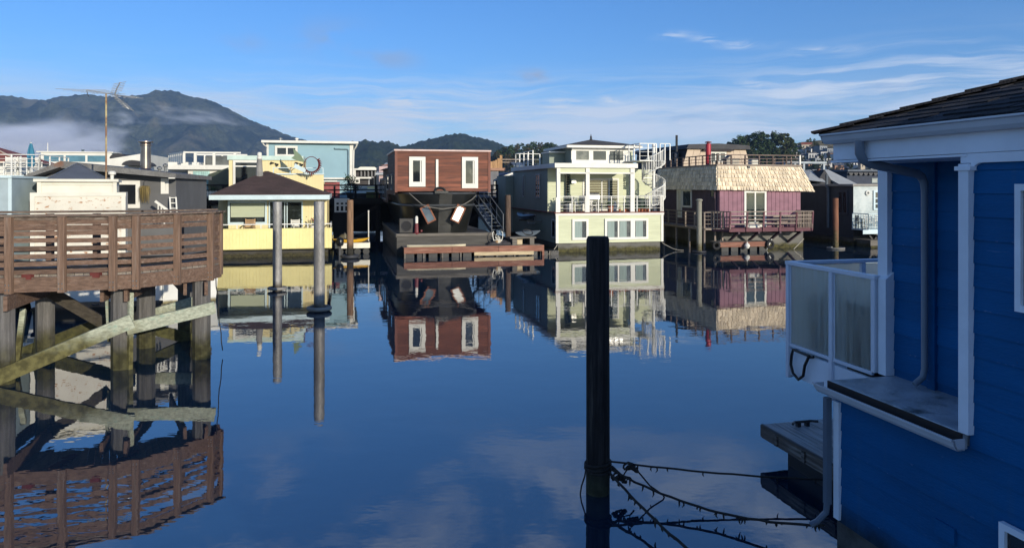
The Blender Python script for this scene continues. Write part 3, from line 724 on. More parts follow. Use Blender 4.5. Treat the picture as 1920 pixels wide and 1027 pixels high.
WOODP = wood('weathered_brown_piling_wood', (.24, .145, .085), 'z', island=0, var=.35, algae=(.45, .9, (.03, .028, .022)))
piling('wooden_piling', 'brown wooden piling rising beside the yellow kayak', 656.5, 484, .175, 3.1, WOODP, (.42, .10, .09, DARKM))
WOODP2 = wood('dark_brown_piling_wood', (.11, .075, .055), 'z', island=0, var=.4)
piling('wooden_piling', 'dark brown mottled piling between the brown and green houses', 952.5, 475, .165, 3.32, WOODP2)
GREYP = wood('grey_piling_wood', (.26, .25, .20), 'z', island=0, var=.3, algae=(.3, .9, (.12, .11, .06)))
piling('wooden_piling', 'grey capped piling at the left corner of the purple house', 1311, 473, .15, 2.95, GREYP, (.36, .05, .05, DARKM), cap=GREYP)
WOODP3 = wood('reddish_piling_wood', (.22, .10, .06), 'z', island=0, var=.35, algae=(.3, 1.6, (.12, .10, .05)))
piling('wooden_piling', 'reddish wooden piling before the dark grey house wall', 1567, 466.5, .165, 3.1, WOODP3, (.48, .05, .05, CAST))

# ------------------------------------------------------------------ ropes on the near piling
def weedy(pts, r, seed, weed=.0, n=6):
    mb = MB(); mb.tube(pts, r, n); rng = random.Random(seed)
    if weed:
        for a, b in zip(pts[:-1], pts[1:]):
            for k in range(3):
                if rng.random() < weed:
                    q = Vector(a).lerp(Vector(b), rng.random()); L = rng.uniform(.02, .09)
                    if q.z > .03: mb.tube([q, q - Vector((rng.uniform(-.01, .01), 0, L * .6)), q - Vector((rng.uniform(-.02, .02), 0, min(L, q.z - .005)))], [r * .8, r * .7, r * .2], 4)
    return mb
rr_ = .15
E1 = B.w(-.02, .12, .26)
def rope(pts, r, label, seed, weed): tag(weedy(pts, r, seed, weed).build('mooring_rope', ROPEM), label, 'rope')
P0 = Vector((PX_, PY_, 0))
rope(catenary(P0 + Vector((rr_, -.05, .40)), (3.86, 8.75, .24), .03, 16, .004), .012, 'taut dark mooring rope from the near piling to the little dock', 1, .12)
rope(catenary(P0 + Vector((.14, -.10, .33)), E1, .17, 22, .006), .014, 'sagging weedy rope from the near piling to the blue house corner', 2, .45)
rope(catenary(P0 + Vector((.12, -.12, .30)), (2.05, 6.6, .12), .06, 18, .006), .016, 'heavy weedy rope running from the near piling toward the viewer', 3, .5)
rope([P0 + Vector(q) for q in ((.42, -.10, .36), (.50, -.12, .28), (.62, -.14, .14), (.78, -.15, .03), (.82, -.15, -.05))], .010, 'thin loose rope end trailing from the knot into the water', 4, .2)
rope([P0 + Vector(q) for q in ((-.15, -.05, .34), (-.17, -.06, .22), (-.21, -.06, .10), (-.225, -.06, .0), (-.23, -.06, -.1))], .010, 'thin rope hanging on the left side of the near piling', 5, 0)
mb = MB(); rng = random.Random(8)
for c0 in ((.40, -.08, .355), (.25, -.12, .24)):
    c0 = P0 + Vector(c0)
    for k in range(5): mb.tube([c0 + Vector((.05 * math.cos(a) + rng.uniform(-.01, .01) + .02 * k - .04, .03 * math.sin(a), .035 * math.sin(a * 1.3 + k) - .008 * k)) for a in [i * .6 for i in range(11)]], .013, 5)
mb.tube([P0 + Vector(q) for q in ((.16, -.1, .36), (.25, -.12, .28), (.30, -.12, .20), (.34, -.12, .17))], .02, 5); mb.tube([P0 + Vector(q) for q in ((.36, -.1, .34), (.30, -.11, .25), (.38, -.12, .23), (.43, -.12, .17))], .011, 5)
tag(mb.build('rope_knot', ROPEM), 'tangled knots of dark rope beside the near piling', 'rope')

# ================================================================== NEAR LEFT: the timber pier
def pier():
    RB = (.158, .100, .069); RB2 = (.27, .20, .155)
    WZ = wood('weathered_redwood_post', RB, 'z', col2=RB2); WX = wood('weathered_redwood_board', (.145, .092, .066), 'x', col2=RB2)
    WD = wood('weathered_redwood_cap', (.13, .095, .075), 'x', col2=(.26, .22, .18))
    DECK = wood('grey_deck_boards', (.22, .19, .16), 'y', island=.2)
    ALG = (.15, .75, (.085, .085, .022))
    GP = wood('grey_pier_piling', (.125, .12, .115), 'z', island=0, algae=(.25, .85, (.055, .052, .022)))
    MINT = wood('mint_green_treated_brace', (.36, .38, .29), 'x', algae=(.50, 1.05, (.11, .10, .038)), col2=(.22, .34, .27), island=.1)
    DKW = wood('dark_pier_beam', (.05, .042, .032), 'x', algae=(.3, .9, (.06, .058, .02)))
    t = thing('timber_pier', 'weathered redwood boardwalk with slatted railing on grey pilings, at left', 'pier', (0, 0, 0))
    Lp = [(-12.45, 13.28), (-11.55, 13.5), (-10.65, 13.73), (-9.74, 13.96), (-8.85, 14.18), (-7.97, 14.40)]
    Rp = [(-7.62, 14.62), (-7.10, 15.30), (-6.69, 16.0)]; END = (-6.66, 16.42)
    far = [(-13.0, 15.35), (-8.45, 16.45), (-7.25, 17.65)]
    for q in Lp + Rp: MB().box(q[0] - .068, q[0] + .068, q[1] - .07, q[1] + .03, 1.72, 3.21).build('rail_post', WZ, t, bevel=.006)
    MB().box(END[0] - .04, END[0] + .05, END[1] - .04, END[1] + .06, 1.80, 3.21).build('rail_post', WZ, t, bevel=.006)
    slz = [(3.05, 3.165)] + [(z - .044, z + .044) for z in (2.985, 2.88, 2.74, 2.59, 2.43, 2.285, 2.13)]
    bays = list(zip(Lp[:-1], Lp[1:])) + [(Lp[-1], Rp[0])] + list(zip(Rp[:-1], Rp[1:])) + [(Rp[-1], END)]
    rng = random.Random(4)
    for a, b in bays:
        mb = MB()
        for i, (z0, z1) in enumerate(slz):
            if i == 2 and a[0] > -8: continue
            e = rng.uniform(-.008, .008); mb.bar((a[0], a[1] + .055, (z0 + z1) / 2 + e), (b[0], b[1] + .055, (z0 + z1) / 2 + e + rng.uniform(-.006, .006)), .03, z1 - z0)
        mb.build('rail_slats', WX, t)
        MB().bar((a[0], a[1] + .04, 1.885), (b[0], b[1] + .04, 1.885), .045, .29).build('fascia', WX, t)
    for line in (Lp[:1] + [Lp[-1]], [Lp[-1], Rp[0], Rp[-1], END]):
        mb = MB()
        for a, b in zip(line[:-1], line[1:]): mb.bar((a[0], a[1] + .03, 3.235), (b[0] + .03, b[1] + .05, 3.235), .19, .04); mb.bar((a[0], a[1] + .045, 3.175), (b[0], b[1] + .045, 3.175), .035, .07)
        mb.build('cap_rail', WD, t)
    # inner railing on the far side of the deck
    mb = MB()
    for a, b in zip(far[:-1], far[1:]):
        n = max(1, round(math.hypot(b[0] - a[0], b[1] - a[1]) / 1.0))
        for i in range(n + 1):
            q = i / n; x, y = a[0] + (b[0] - a[0]) * q, a[1] + (b[1] - a[1]) * q
            if not (-8.6 < x < -8.2): mb.box(x - .06, x + .06, y - .06, y + .06, 2.0, 3.20)
        if a[0] < -9:
            for z in (2.9, 2.4): mb.bar((a[0], a[1], z), (b[0], b[1], z), .03, .085)
    mb.build('inner_railing', WX, t)
    mb = MB()
    for a, b in zip(far[:-1], far[1:]): mb.bar((a[0], a[1], 3.24), (b[0], b[1], 3.24), .2, .045)
    mb.build('inner_cap_rail', WD, t)
    mb = MB()                                                                   # deck boards run across the walk
    def edge(line, q):
        tot = [math.hypot(b[0] - a[0], b[1] - a[1]) for a, b in zip(line[:-1], line[1:])]; s = q * sum(tot)
        for (a, b), L in zip(zip(line[:-1], line[1:]), tot):
            if s <= L or (a, b) == (line[-2], line[-1]): w = min(1, s / L); return (a[0] + (b[0] - a[0]) * w, a[1] + (b[1] - a[1]) * w)
            s -= L
    near = [Lp[0], Lp[-1], Rp[0], Rp[1], Rp[2], END]; N = 46
    for i in range(N):
        a, b = edge(near, i / N), edge(near, (i + .94) / N); c_, d = edge(far, (i + .94) / N), edge(far, i / N); e = .10
        mb.hexa([(a[0], a[1] + e, 2.03), (b[0], b[1] + e, 2.03), (*c_, 2.03), (*d, 2.03), (a[0], a[1] + e, 2.075), (b[0], b[1] + e, 2.075), (*c_, 2.075), (*d, 2.075)])
    mb.build('deck', DECK, t)
    REDE = mk('red_painted_joist_end', (.14, .03, .025), rough=.8)
    for px in (50, 178):
        x, y = at_px(px, 13.95 + px * .0022), 13.98 + px * .0022; MB().box(x - .09, x + .09, y - .05, y + 1.5, 1.99, 2.09).build('joist_end', REDE, t)
    bolts = MB()
    for q in Lp + Rp:
        for dx in (-.03, .035):
            for z in (1.80, 1.90): bolts.tube([(q[0] + dx, q[1] - .072, z), (q[0] + dx, q[1] - .082, z)], .013, 6)
    bolts.build('bolts', METAL, t)
    # substructure
    piles = [(8, 718, .19), (228, 690, .205), (378, 671, .19)]
    for px, py, r in piles:
        x, y = G(px, py); MB().cyl(x, y, -1.2, 1.72, r, 9).build('piling', GP, t)
        MB().cyl(x - (1.25 if px > 300 else .5), y + 2.0, -1.2, 1.72, r, 9).build('piling', GP, t)
        for s in (-1, 1): xb_ = x + s * (r + .04); MB().bar((xb_, y - .30, 1.58), (xb_ - (1.5 if px > 300 else .6), y + 2.2, 1.58), .07, .28).build('cap_beam', WX, t)
    for i, (p, q, w, h, m) in enumerate([(W3(248, 601, 14.78), W3(-25, 716, 13.66), .09, .29, MINT), (W3(403, 576, 15.74), W3(237, 616, 14.86), .08, .26, MINT),
                               (W3(215, 596, 17.1), W3(20, 672, 16.4), .08, .30, DKW), (W3(44, 580, 15.3), W3(30, 694, 14.75), .10, .12, MINT),
                               (W3(372, 563, 17.9), W3(290, 588, 17.2), .08, .26, MINT), (W3(245, 548, 15.02), W3(243, 706, 15.0), .08, .09, MINT), (W3(200, 545, 15.3), W3(205, 640, 15.3), .07, .05, MINT),
                               (W3(205, 612, 16.0), W3(95, 548, 15.6), .09, .24, DKW), (W3(380, 640, 18.0), W3(225, 602, 17.0), .09, .26, DKW), (W3(85, 560, 16.2), W3(65, 700, 16.0), .12, .16, DKW)]):
        MB().bar(p, q, w, h).build('brace', m, t)
pier()
CABLE = mk('black_cable', (.012, .012, .014), rough=.5)
for k, (z, lab) in enumerate(((2.335, 'upper black cable strung behind the pier slats'), (2.19, 'lower black cable lying along the pier deck edge'))):
    pts = [(-12.4, 13.45, z), (-10.6, 13.86, z + .02), (-9.2, 14.25, z - .015), (-8.4, 14.45, z + .02), (-7.6, 14.78, z + .03), (-7.05, 15.5, z - .02 + .05 * k), (-6.72, 16.2, z + .03)]
    mb = MB(); mb.tube(pts, .016, 7); mb.tube([(x, y + .02, q - .038 + .02 * math.sin(x * 3)) for x, y, q in pts], .014, 7)
    tag(mb.build('cable', CABLE, smooth=True), lab, 'cable')
mb = MB(); mb.tube(catenary((-6.62, 16.1, 1.75), (-6.55, 16.3, .1), -.02, 8, .02), .012, 5);
tag(mb.build('rope', ROPEM), 'thin dark lines hanging off the end of the redwood pier', 'rope')

# ================================================================== THE ROW OF HOUSEBOATS
# ---- yellow house with the brown hip roof
YEL = mk('yellow_painted_siding', (.84, .74, .33), rough=.65, var=.08, scale=.8, stretch=(1, 1, .4), fine=.05)
YEL2 = mk('pale_yellow_siding', (.80, .68, .36), rough=.65, var=.08, scale=.8)
BRSH = mk('brown_roof_shingles', (.085, .050, .038), rough=.95, var=.25, scale=2, stretch=(.6, 1, 3), bump=.8, bscale=14, fine=.35)
MINTW = mk('pale_mint_trim', (.55, .68, .60), rough=.6, var=.08)
BLIND = mk('pale_green_blind', (.42, .46, .32), rough=.5, var=.1, stretch=(.2, 1, 3))
Yh = FR(398, 37.8)
def yellow_house():
    t = Yh.thing('yellow_houseboat', 'yellow houseboat with brown hipped shingle roof and solid yellow balcony', 'houseboat')
    xr = Yh.x(622); z0, z1 = Yh.z(467, 2), Yh.z(430.5, 2)
    T = front(0); mb = MB()
    mb.box(0, xr, .0, .12, z0, z1); groove(mb, T, 0, xr, z0, z1 - .03, .17, .02)
    mb.box(xr - .12, xr, .12, 2.4, z0, z1); mb.box(0, .12, .12, 5, z0, z1); mb.box(0, xr, 0.1, 9, z0 - .04, z0 + .1); mb.box(0, xr, -.03, .15, z1, z1 + .05)
    mb.build('balcony', YEL, t)
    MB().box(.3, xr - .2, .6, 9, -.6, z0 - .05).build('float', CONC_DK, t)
    # walls
    w0, w1 = Yh.x(428, 1.3), Yh.x(613, 1.3); ze = Yh.z(375, 3, 0)
    mb = MB(); mb.box(w0, w1, 1.32, 8.5, z0, ze); groove(mb, front(1.32), w0, w1, z1 - .3, ze, .17, .02); mb.box(-.2, w0 - .02, 3.2, 8.5, z0, ze)
    mb.build('wall', YEL2, t)
    e0, e1 = Yh.x(393, -.2), Yh.x(617, -.2)
    mb = MB(); hip(mb, e0, e1, -.2, 8.8, ze + .30, Yh.z(321, 3, 4.3), 0, .05, ridge=(Yh.x(497, 4.3), Yh.x(503, 4.3))); mb.build('roof', BRSH, t)
    mb = MB(); mb.box(e0 - .03, e1 + .03, -.25, -.2, ze + .02, ze + .27); mb.box(e0 - .03, e0, -.2, 8.8, ze + .02, ze + .27); mb.box(e1, e1 + .03, -.2, 8.8, ze + .02, ze + .27); mb.box(e0, e1, -.2, 1.3, ze + .02, ze + .06)
    mb.build('eave_fascia', WHITE_COOL, t)
    zf = lambda py: Yh.z(py, 2, 1.3)
    g = glass('lounge_window_glass', (.02, .025, .022)); T = front(1.28)
    o = window(t, T, Yh.x(427.5, 1.3), Yh.x(501, 1.3), zf(420), zf(376.5), WHITE_COOL, g, fw=.11, trans=())
    MB().box(Yh.x(433, 1.3), Yh.x(496, 1.3), .03, .05, zf(407), zf(381), T).build('blind', BLIND, o)
    window(t, T, Yh.x(504, 1.3), Yh.x(568, 1.3), zf(432), zf(377), WHITE_COOL, g, fw=.07, mull=(Yh.x(534, 1.3), Yh.x(538.5, 1.3)), name='sliding_door')
    mb = MB(); railing(mb, [(.02, .05), (xr - .05, .05)], z1 + .05, .22, 1.25, .05, .07); railing(mb, [(xr - .05, .05), (xr - .05, 2.2)], z1 + .05, .22, 1.1, .05, .07); mb.build('railing', RAILM, t)
    # raised block behind
    yb = 6.4; b0, b1 = Yh.x(429, yb), Yh.x(568, yb); zt = Yh.z(292.5, 3, yb)
    mb = MB(); mb.box(b0, b1, yb + .03, yb + 4, ze, zt - .25); groove(mb, front(yb + .03), Yh.x(486, yb), b1, ze + .5, zt - .3, .17, .02); mb.build('upper_wall', YEL2, t)
    MB().box(b0 - .08, b1 + .03, yb - .08, yb + 4.1, zt - .27, zt).build('parapet', MINTW, t)
    zq = lambda py: Yh.z(py, 2, yb)
    window(t, front(yb), Yh.x(437, yb), Yh.x(486, yb), zq(352), zq(301), WHITE, GLASS, fw=.14, trans=(zq(312),))
    mb = MB(); mb.box(Yh.x(553, yb), Yh.x(608, yb), yb - 1.6, yb - 1.5, ze + .3, zq(328)); groove(mb, front(yb - 1.6), Yh.x(520, yb), Yh.x(608, yb), ze + .3, zq(328) - .03, .17, .02); mb.box(Yh.x(500, yb), Yh.x(608, yb), yb - 1.5, yb + 2, zq(345), zq(341)); mb.build('deck_parapet', YEL2, t)
    mb = MB(); mb.box(Yh.x(515, yb), Yh.x(609, yb), yb - 1.66, yb - 1.42, zq(328), zq(326)); railing(mb, [(Yh.x(517, yb), yb - 1.55), (Yh.x(607, yb), yb - 1.55)], zq(326), .34, 1.0, .05, .06); mb.build('deck_railing', WHITE_COOL, t)
    # chimney
    cx = Yh.x(486.5, 3.4); mb = MB(); mb.tube([(cx, 3.4, zq(350)), (cx, 3.4, zq(330)), (cx, 3.4, zq(302))], [.24, .21, .14], 10); ch = mb.build('chimney', mk('grey_stucco_chimney', (.27, .26, .24), rough=.9), t)
    MB().lathe([(.12, 0), (.15, .02), (.15, .12), (.11, .14), (.13, .2), (.13, .34), (.09, .40)], (cx, 3.4, zq(302)), 12).build('cap', WHITE, ch)
    for px in (515, 561):
        x = Yh.x(px, yb); mb = MB(); z = zq(306)
        for s in (-1, 1): mb.tube([(x + s * .03, yb - .02, z), (x + s * .12, yb - .14, z - .03 - .04 * s), (x + s * .2, yb - .2, z - .05 - .06 * s)], [.03, .05, .08], 8)
        mb.build('flood_lamp', DARKM, t)
    return xr, z1
yxr, yz1 = yellow_house()
def chair(fr, x, y, z, label, mat, s=1.0, rz=0.0):
    o = thing('deck_chair', label, 'chair', fr.w(x, y, z), fr.yaw + rz); o.scale = (s, s, s)
    MB().box(-.25, .25, -.25, .22, .42, .46).build('seat', mat, o)
    mb = MB()
    for k in range(5): mb.box(-.25, .25, .21, .235, .52 + k * .085, .58 + k * .085)
    mb.build('backrest', mat, o)
    for sx in (-.24, .24):
        MB().bar((sx, -.22, 0), (sx, -.22, .66), .04, .04).build('leg', mat, o); MB().bar((sx, .23, 0), (sx, .24, .96), .04, .04).build('leg', mat, o)
    MB().box(-.28, -.21, -.26, .24, .66, .69).box(.21, .28, -.26, .24, .66, .69).build('armrest', mat, o)
TAN = mk('tan_slatted_wood', (.48, .30, .15), rough=.7, var=.2)
chair(Yh, Yh.x(468, .6), .7, yz1 - .42, 'tan slatted chair on the yellow balcony under the blind', TAN, 1.0)
chair(Yh, Yh.x(556, .6), .7, yz1 - .42, 'white deck chair on the yellow balcony beside the sliding door', WHITE, .95, .4)
o = Yh.thing('potted_plant', 'small potted plant with red flowers at the right end of the yellow balcony', 'plant', at=(Yh.x(586, .4), .5, yz1 - .1))
MB().lathe([(.1, 0), (.14, .24), (.15, .26)], n=12).build('pot', WHITE, o)
mb = MB(); rng = random.Random(2)
def leafball(mb, c, r, n, q, rng):
    for i in range(n):
        v = Vector((rng.gauss(0, .45), rng.gauss(0, .45), rng.gauss(0, .45))) * r + Vector(c); e = Vector((rng.gauss(0, 1), rng.gauss(0, 1), rng.gauss(0, 1))).normalized() * q; g = e.orthogonal().normalized() * q * .5
        mb.quad(v - e, v - g, v + e, v + g)
leafball(mb, (0, 0, .40), .25, 90, .05, rng); mb.build('foliage', GREENLEAF, o, recalc=False)
mb = MB(); leafball(mb, (.05, -.05, .55), .22, 24, .05, rng); mb.build('flowers', mk('red_petals', (.45, .03, .06)), o, recalc=False)
# ring sculpture with fin on the yellow deck
o = Yh.thing('metal_sculpture', 'red toothed ring sculpture with a green tail fin on the yellow upper deck', 'sculpture', at=(Yh.x(584, 4.0), 4.0, Yh.z(327, 4, 4.0)))
REDM = mk('dark_red_metal', (.11, .018, .018), rough=.5); GREENM = mk('verdigris_fin', (.16, .22, .13), rough=.6)
mb = MB(); cz = .60; sc_ = .98
mb.tube([(.42 * sc_ * math.cos(a), 0, cz + .46 * sc_ * math.sin(a)) for a in [i * .2618 for i in range(24)]], .024, 6, True)
for i in range(15):
    a = -2.2 + i * .2; r0 = .44 * sc_; w = .10
    mb.tube([(r0 * math.cos(a), 0, cz + r0 * math.sin(a)), ((r0 + .17) * math.cos(a + .03), 0, cz + (r0 + .17) * math.sin(a + .03))], [.07, .015], 6)
mb.bar((0, 0, -.1), (0, 0, cz - .5), .08, .08, (1, 0, 0)); mb.build('toothed_ring', REDM, o)
mb = MB(); mb.prism([(-.35, 0, cz + .1), (-.62, 0, cz + .55), (-1.05, 0, cz + .95), (-.98, 0, cz + .5), (-1.15, 0, cz + .35), (-.8, 0, cz + .2)], (0, .04, 0)); mb.build('tail_fin', GREENM, o)
mb = MB(); mb.prism([(-.3, 0, cz - .3), (-.95, 0, cz + .05), (-1.0, 0, cz - .2), (-.3, 0, cz - .55)], (0, .05, 0)); mb.build('side_panel', WHITE_COOL, o)

# ---- pale blue house behind it
PBL = mk('pale_blue_siding', (.26, .42, .48), rough=.6, var=.06, scale=.8)
PINK = mk('faded_red_siding', (.30, .075, .075), rough=.7, var=.1)
Lh = FR(500, 56)
def pale_blue_house():
    t = Lh.thing('pale_blue_house', 'tall pale blue clapboard house with flat white roof edge, behind the yellow house', 'house')
    x1 = Lh.x(662); z = lambda py: Lh.z(py, 3, 0); zt = z(269)
    mb = MB(); mb.box(.02, x1 - .02, .03, 9, z(336), zt); lap(mb, front(.03), .02, x1 - .02, z(333), zt, .15, .02); mb.box(.4, x1, .3, 9, 1.2, z(336)); lap(mb, front(.3), Lh.x(637), x1, 2.2, z(338), .15, .02); mb.build('wall', PBL, t)
    MB().box(-.35, x1 + .4, -.5, 9.4, zt, zt + .18).build('roof', WHITE, t)
    mb = MB(); mb.box(-.02, .14, -.02, .03, z(336), zt); mb.box(x1 - .26, x1 + .02, -.03, .03, z(345), zt); mb.box(0, x1, -.04, .03, z(336), z(333)); mb.build('trim', WHITE, t)
    mb = MB(); mb.tube([(x1 + .3, -.4, zt), (x1 + .25, -.3, zt - .2), (x1 + .05, -.06, zt - .5), (x1 + .0, -.06, z(345))], .06, 8); mb.tube([(-.25, -.4, zt), (-.2, -.3, zt - .15), (.06, -.05, zt - .35), (.06, -.05, zt - 2)], .05, 8); mb.build('downspout', WHITE, t)
    MB().tube([(x1 - 1.45, -.05, z(277)), (x1 - 1.4, -.06, z(279)), (x1 - .45, -.06, z(279.5)), (x1 - .38, -.06, z(281)), (x1 - .38, -.06, z(334))], .05, 8).build('vent_pipe', mk('blue_grey_pipe', (.14, .22, .26)), t)
    window(t, front(.0), Lh.x(515.5), Lh.x(558), z(294), z(274), WHITE, GLASS, fw=.17, mull=(Lh.x(538),))
    mb = MB(); mb.box(Lh.x(604), Lh.x(637), .08, .3, 2.4, z(341)); groove(mb, front(.08), Lh.x(604), Lh.x(637), 2.4, z(341), .25, .03); mb.build('lower_wall', PINK, t)
    MB().box(Lh.x(604), Lh.x(632), -.25, .3, z(341), z(338.5)).build('lintel', WHITE, t)
    for px in (520, 552): MB().lathe([(.09, 0), (.09, .3), (.16, .32), (.16, .4), (.06, .46)], (Lh.x(px), 3, zt + .17), 10).build('roof_vent', WHITE if px > 530 else METAL, t)
pale_blue_house()

# ---- brown plank house on the black barge bow
BRN = mk('red_brown_planks', (.20, .068, .038), rough=.75, var=.35, scale=1.3, stretch=(.5, .5, 7), island=.28, bump=.3, bscale=3, col2=(.095, .038, .026), c2=(.42, .65), c2scale=1.2, c2stretch=(.35, .35, 5))
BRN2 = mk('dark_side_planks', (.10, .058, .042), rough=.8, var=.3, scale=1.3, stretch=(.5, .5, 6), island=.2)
BLACKH = mk('black_hull_paint', (.012, .013, .012), rough=.3, var=.4, scale=1.1, col2=(.03, .028, .022), c2=(.5, .75), c2scale=1.5, bump=.25, bscale=3)
GREYD = wood('grey_dock_timber', (.15, .135, .115), 'x', island=.2)
REDDOCK = wood('red_brown_dock_fascia', (.22, .10, .068), 'x', island=.2, col2=(.40, .26, .18))
CREAMD = wood('cream_dock_board', (.50, .40, .25), 'x', island=.15)
Bh = FR(741, 40.2)
def brown_house():
    t = Bh.thing('brown_houseboat', 'red brown plank houseboat perched on a black rounded barge hull', 'houseboat')
    x1 = Bh.x(919); z = lambda py, x=2.: Bh.z(py, x, 0); zt = z(283); zb = z(359)
    ybk = Bh.y(727, 0)
    mb = MB(); mb.box(.0, x1, .02, ybk, zb, zt - .02); lap(mb, front(.02), 0.02, x1 - .02, zb, zt - .02, .14, .014); mb.build('wall', BRN, t)
    mb = MB(); lap(mb, left(.0), .05, ybk, zb - .2, zt - .1, .14, .014)
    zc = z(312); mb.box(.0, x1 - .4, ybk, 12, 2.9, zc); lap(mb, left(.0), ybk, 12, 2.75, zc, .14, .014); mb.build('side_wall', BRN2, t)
    MB().box(-.06, x1 + .06, -.05, ybk + .05, zt - .02, zt + .07).build('roof_edge', mk('pinkish_roof_edge', (.62, .45, .40), rough=.5), t)
    mb = MB(); mb.prism([(-.3, ybk, zc), (x1 / 2, ybk, zc + .9), (x1, ybk, zc)], (0, 12 - ybk, 0)); mb.build('rear_roof', mk('grey_metal_roof', (.28, .30, .32), rough=.5), t)
    mb = MB()
    for x in (0, x1 - .1): mb.box(x - .02, x + .12, -.03, .02, zb - .05, zt - .02)
    mb.build('corner_board', mk('red_brown_corner_board', (.20, .08, .055)), t)
    for a, b, c_, d in ((767, 797.5, 294, 350), (866, 896, 294.5, 353)):
        o = window(t, front(.0), Bh.x(a), Bh.x(b), z(d, Bh.x(a)), z(c_, Bh.x(a)), WHITE, GLASS2 if a > 800 else GLASS, fw=.21, proud=.07)
        MB().box(Bh.x(a) + .21, Bh.x(b) - .21, .02, .05, z(d) + .21, z(d) + .27, front(0)).box(Bh.x(b) - .30, Bh.x(b) - .24, .02, .05, z(d) + .27, z(c_) - .21, front(0)).build('sash', WHITE, o)
    MB().box(Bh.x(817), Bh.x(821.5), .02, .10, z(352), z(299), front(0)).build('white_pipe', WHITE, t)
    for y0, y1, a, b in ((Bh.y(737.5, 0), Bh.y(733.5, 0), 357, 325), (Bh.y(730.5, 0), Bh.y(726, 0), 358, 326)):
        window(t, left(-.01), y0, y1, z(a), z(b), mk('grey_window_frame', (.20, .19, .18)), GLASS, fw=.10, proud=.06)
    ya, yb2 = Bh.y(725, 0), Bh.y(713.5, 0)
    window(t, left(-.01), ya, yb2, 2.9, z(330), mk('grey_door_frame', (.22, .21, .20)), GLASS, fw=.14, mull=[ya + (yb2 - ya) * k for k in (.25, .5, .75)], name='louvred_door')
    # barge hull: blunt rounded bow, flared upward
    zl = [1.15, 1.6, 2.2, 2.75, 3.15, 3.42]; half0, half1 = 1.95, 2.66; cx = Bh.x(834); ns = 28
    mb = MB()
    for i, zz in enumerate(zl):
        q = (zz - zl[0]) / (zl[-1] - zl[0]); hw = half0 + (half1 - half0) * q ** .8; tip = -.15 - .75 * q ** 1.3; L = 2.6
        sheer = .0
        mb.v.append((cx - hw, 13, zz))
        for k in range(ns + 1):
            a = math.pi * k / ns; cxx, sy = -math.cos(a), math.sin(a)
            mb.v.append((cx + hw * math.copysign(abs(cxx) ** .72, cxx) * (.78 if cxx > 0 else 1), L + (tip - L) * abs(sy) ** .72, zz + (.14 * sy ** 2 if i == len(zl) - 1 else 0)))
        mb.v.append((cx + hw * .78, 13, zz))
    n = ns + 3
    for i in range(len(zl) - 1):
        for k in range(n - 1): mb.f.append((i * n + k, i * n + k + 1, (i + 1) * n + k + 1, (i + 1) * n + k))
        mb.f.append((i * n + n - 1, i * n, (i + 1) * n, (i + 1) * n + n - 1))
    mb.f += [tuple(range(n))[::-1], tuple((len(zl) - 1) * n + k for k in range(n))]
    mb.build('hull', BLACKH, t, smooth=True)
    def bowpts(zz, off):
        q = (zz - zl[0]) / (zl[-1] - zl[0]); hw = half0 + (half1 - half0) * q ** .8 + off; tip = -.15 - .75 * q ** 1.3 - off; L = 2.6
        return [(cx - hw, 9, zz)] + [(cx + hw * math.copysign(abs(math.cos(math.pi * k / ns)) ** .72, -math.cos(math.pi * k / ns)) * (.78 if k > ns / 2 else 1), L + (tip - L) * abs(math.sin(math.pi * k / ns)) ** .72, zz) for k in range(ns + 1)] + [(cx + hw * .78, 9, zz)]
    MB().tube(bowpts(2.75, .03), .075, 6).build('rub_rail', mk('dark_rub_rail', (.05, .055, .058), rough=.5), t, smooth=True)
    MB().tube(bowpts(3.42, .0), .05, 6).build('gunwale', mk('dark_grey_gunwale', (.07, .075, .08), rough=.45), t, smooth=True)
    mb = MB()
    for k in range(5):
        za, zc_ = 1.15 + k * .48, 1.63 + k * .48
        ta, tb = [-.15 - .75 * ((q - 1.15) / 2.4) ** 1.3 - .05 for q in (za, min(zc_, 3.6))]; zc_ = min(zc_, 3.44)
        mb.hexa([(cx - .42, ta, za), (cx + .30, ta, za), (cx + .30, ta + .5, za), (cx - .42, ta + .5, za), (cx - .42, tb, zc_), (cx + .30, tb, zc_), (cx + .30, tb + .5, zc_), (cx - .42, tb + .5, zc_)])
    mb.build('stem_plate', mk('worn_black_stem_plate', (.042, .042, .038), rough=.5, var=.35), t)
    mb = MB(); mb.tube([(cx - .42 + .28 * math.cos(a), -1.02, 3.56 + .17 * math.sin(a)) for a in [math.pi * k / 10 for k in range(11)]], .07, 8); mb.box(cx - .70, cx + .05, -1.08, -.2, 3.42, 3.57); mb.build('hawse_block', BLACKH, t)
    # barge float
    fx0, fx1 = Bh.x(744, -.9), Bh.x(926, -.9); zf = Bh.z(439, 2, -.9)
    MB().box(fx0, fx1, -.9, 13, -.5, zf).build('barge', mk('grey_barge_timber', (.075, .070, .062), rough=.85, var=.4, scale=1.2, stretch=(.4, .4, 3), algae=(.1, .35, (.03, .028, .015))), t)
    mb = MB(); mb.box(fx0 - .03, fx1 + .03, -.96, -.9, zf - .10, zf + .05); mb.box(fx0 - .06, fx0, -.9, 13, zf - .14, zf + .05); mb.build('barge_rim', GREYD, t)
    return cx, fx0, fx1, zf
bcx, bfx0, bfx1, bzf = brown_house()
HATCH = wood('reddish_hatch_wood', (.22, .09, .05), 'z', island=.1)
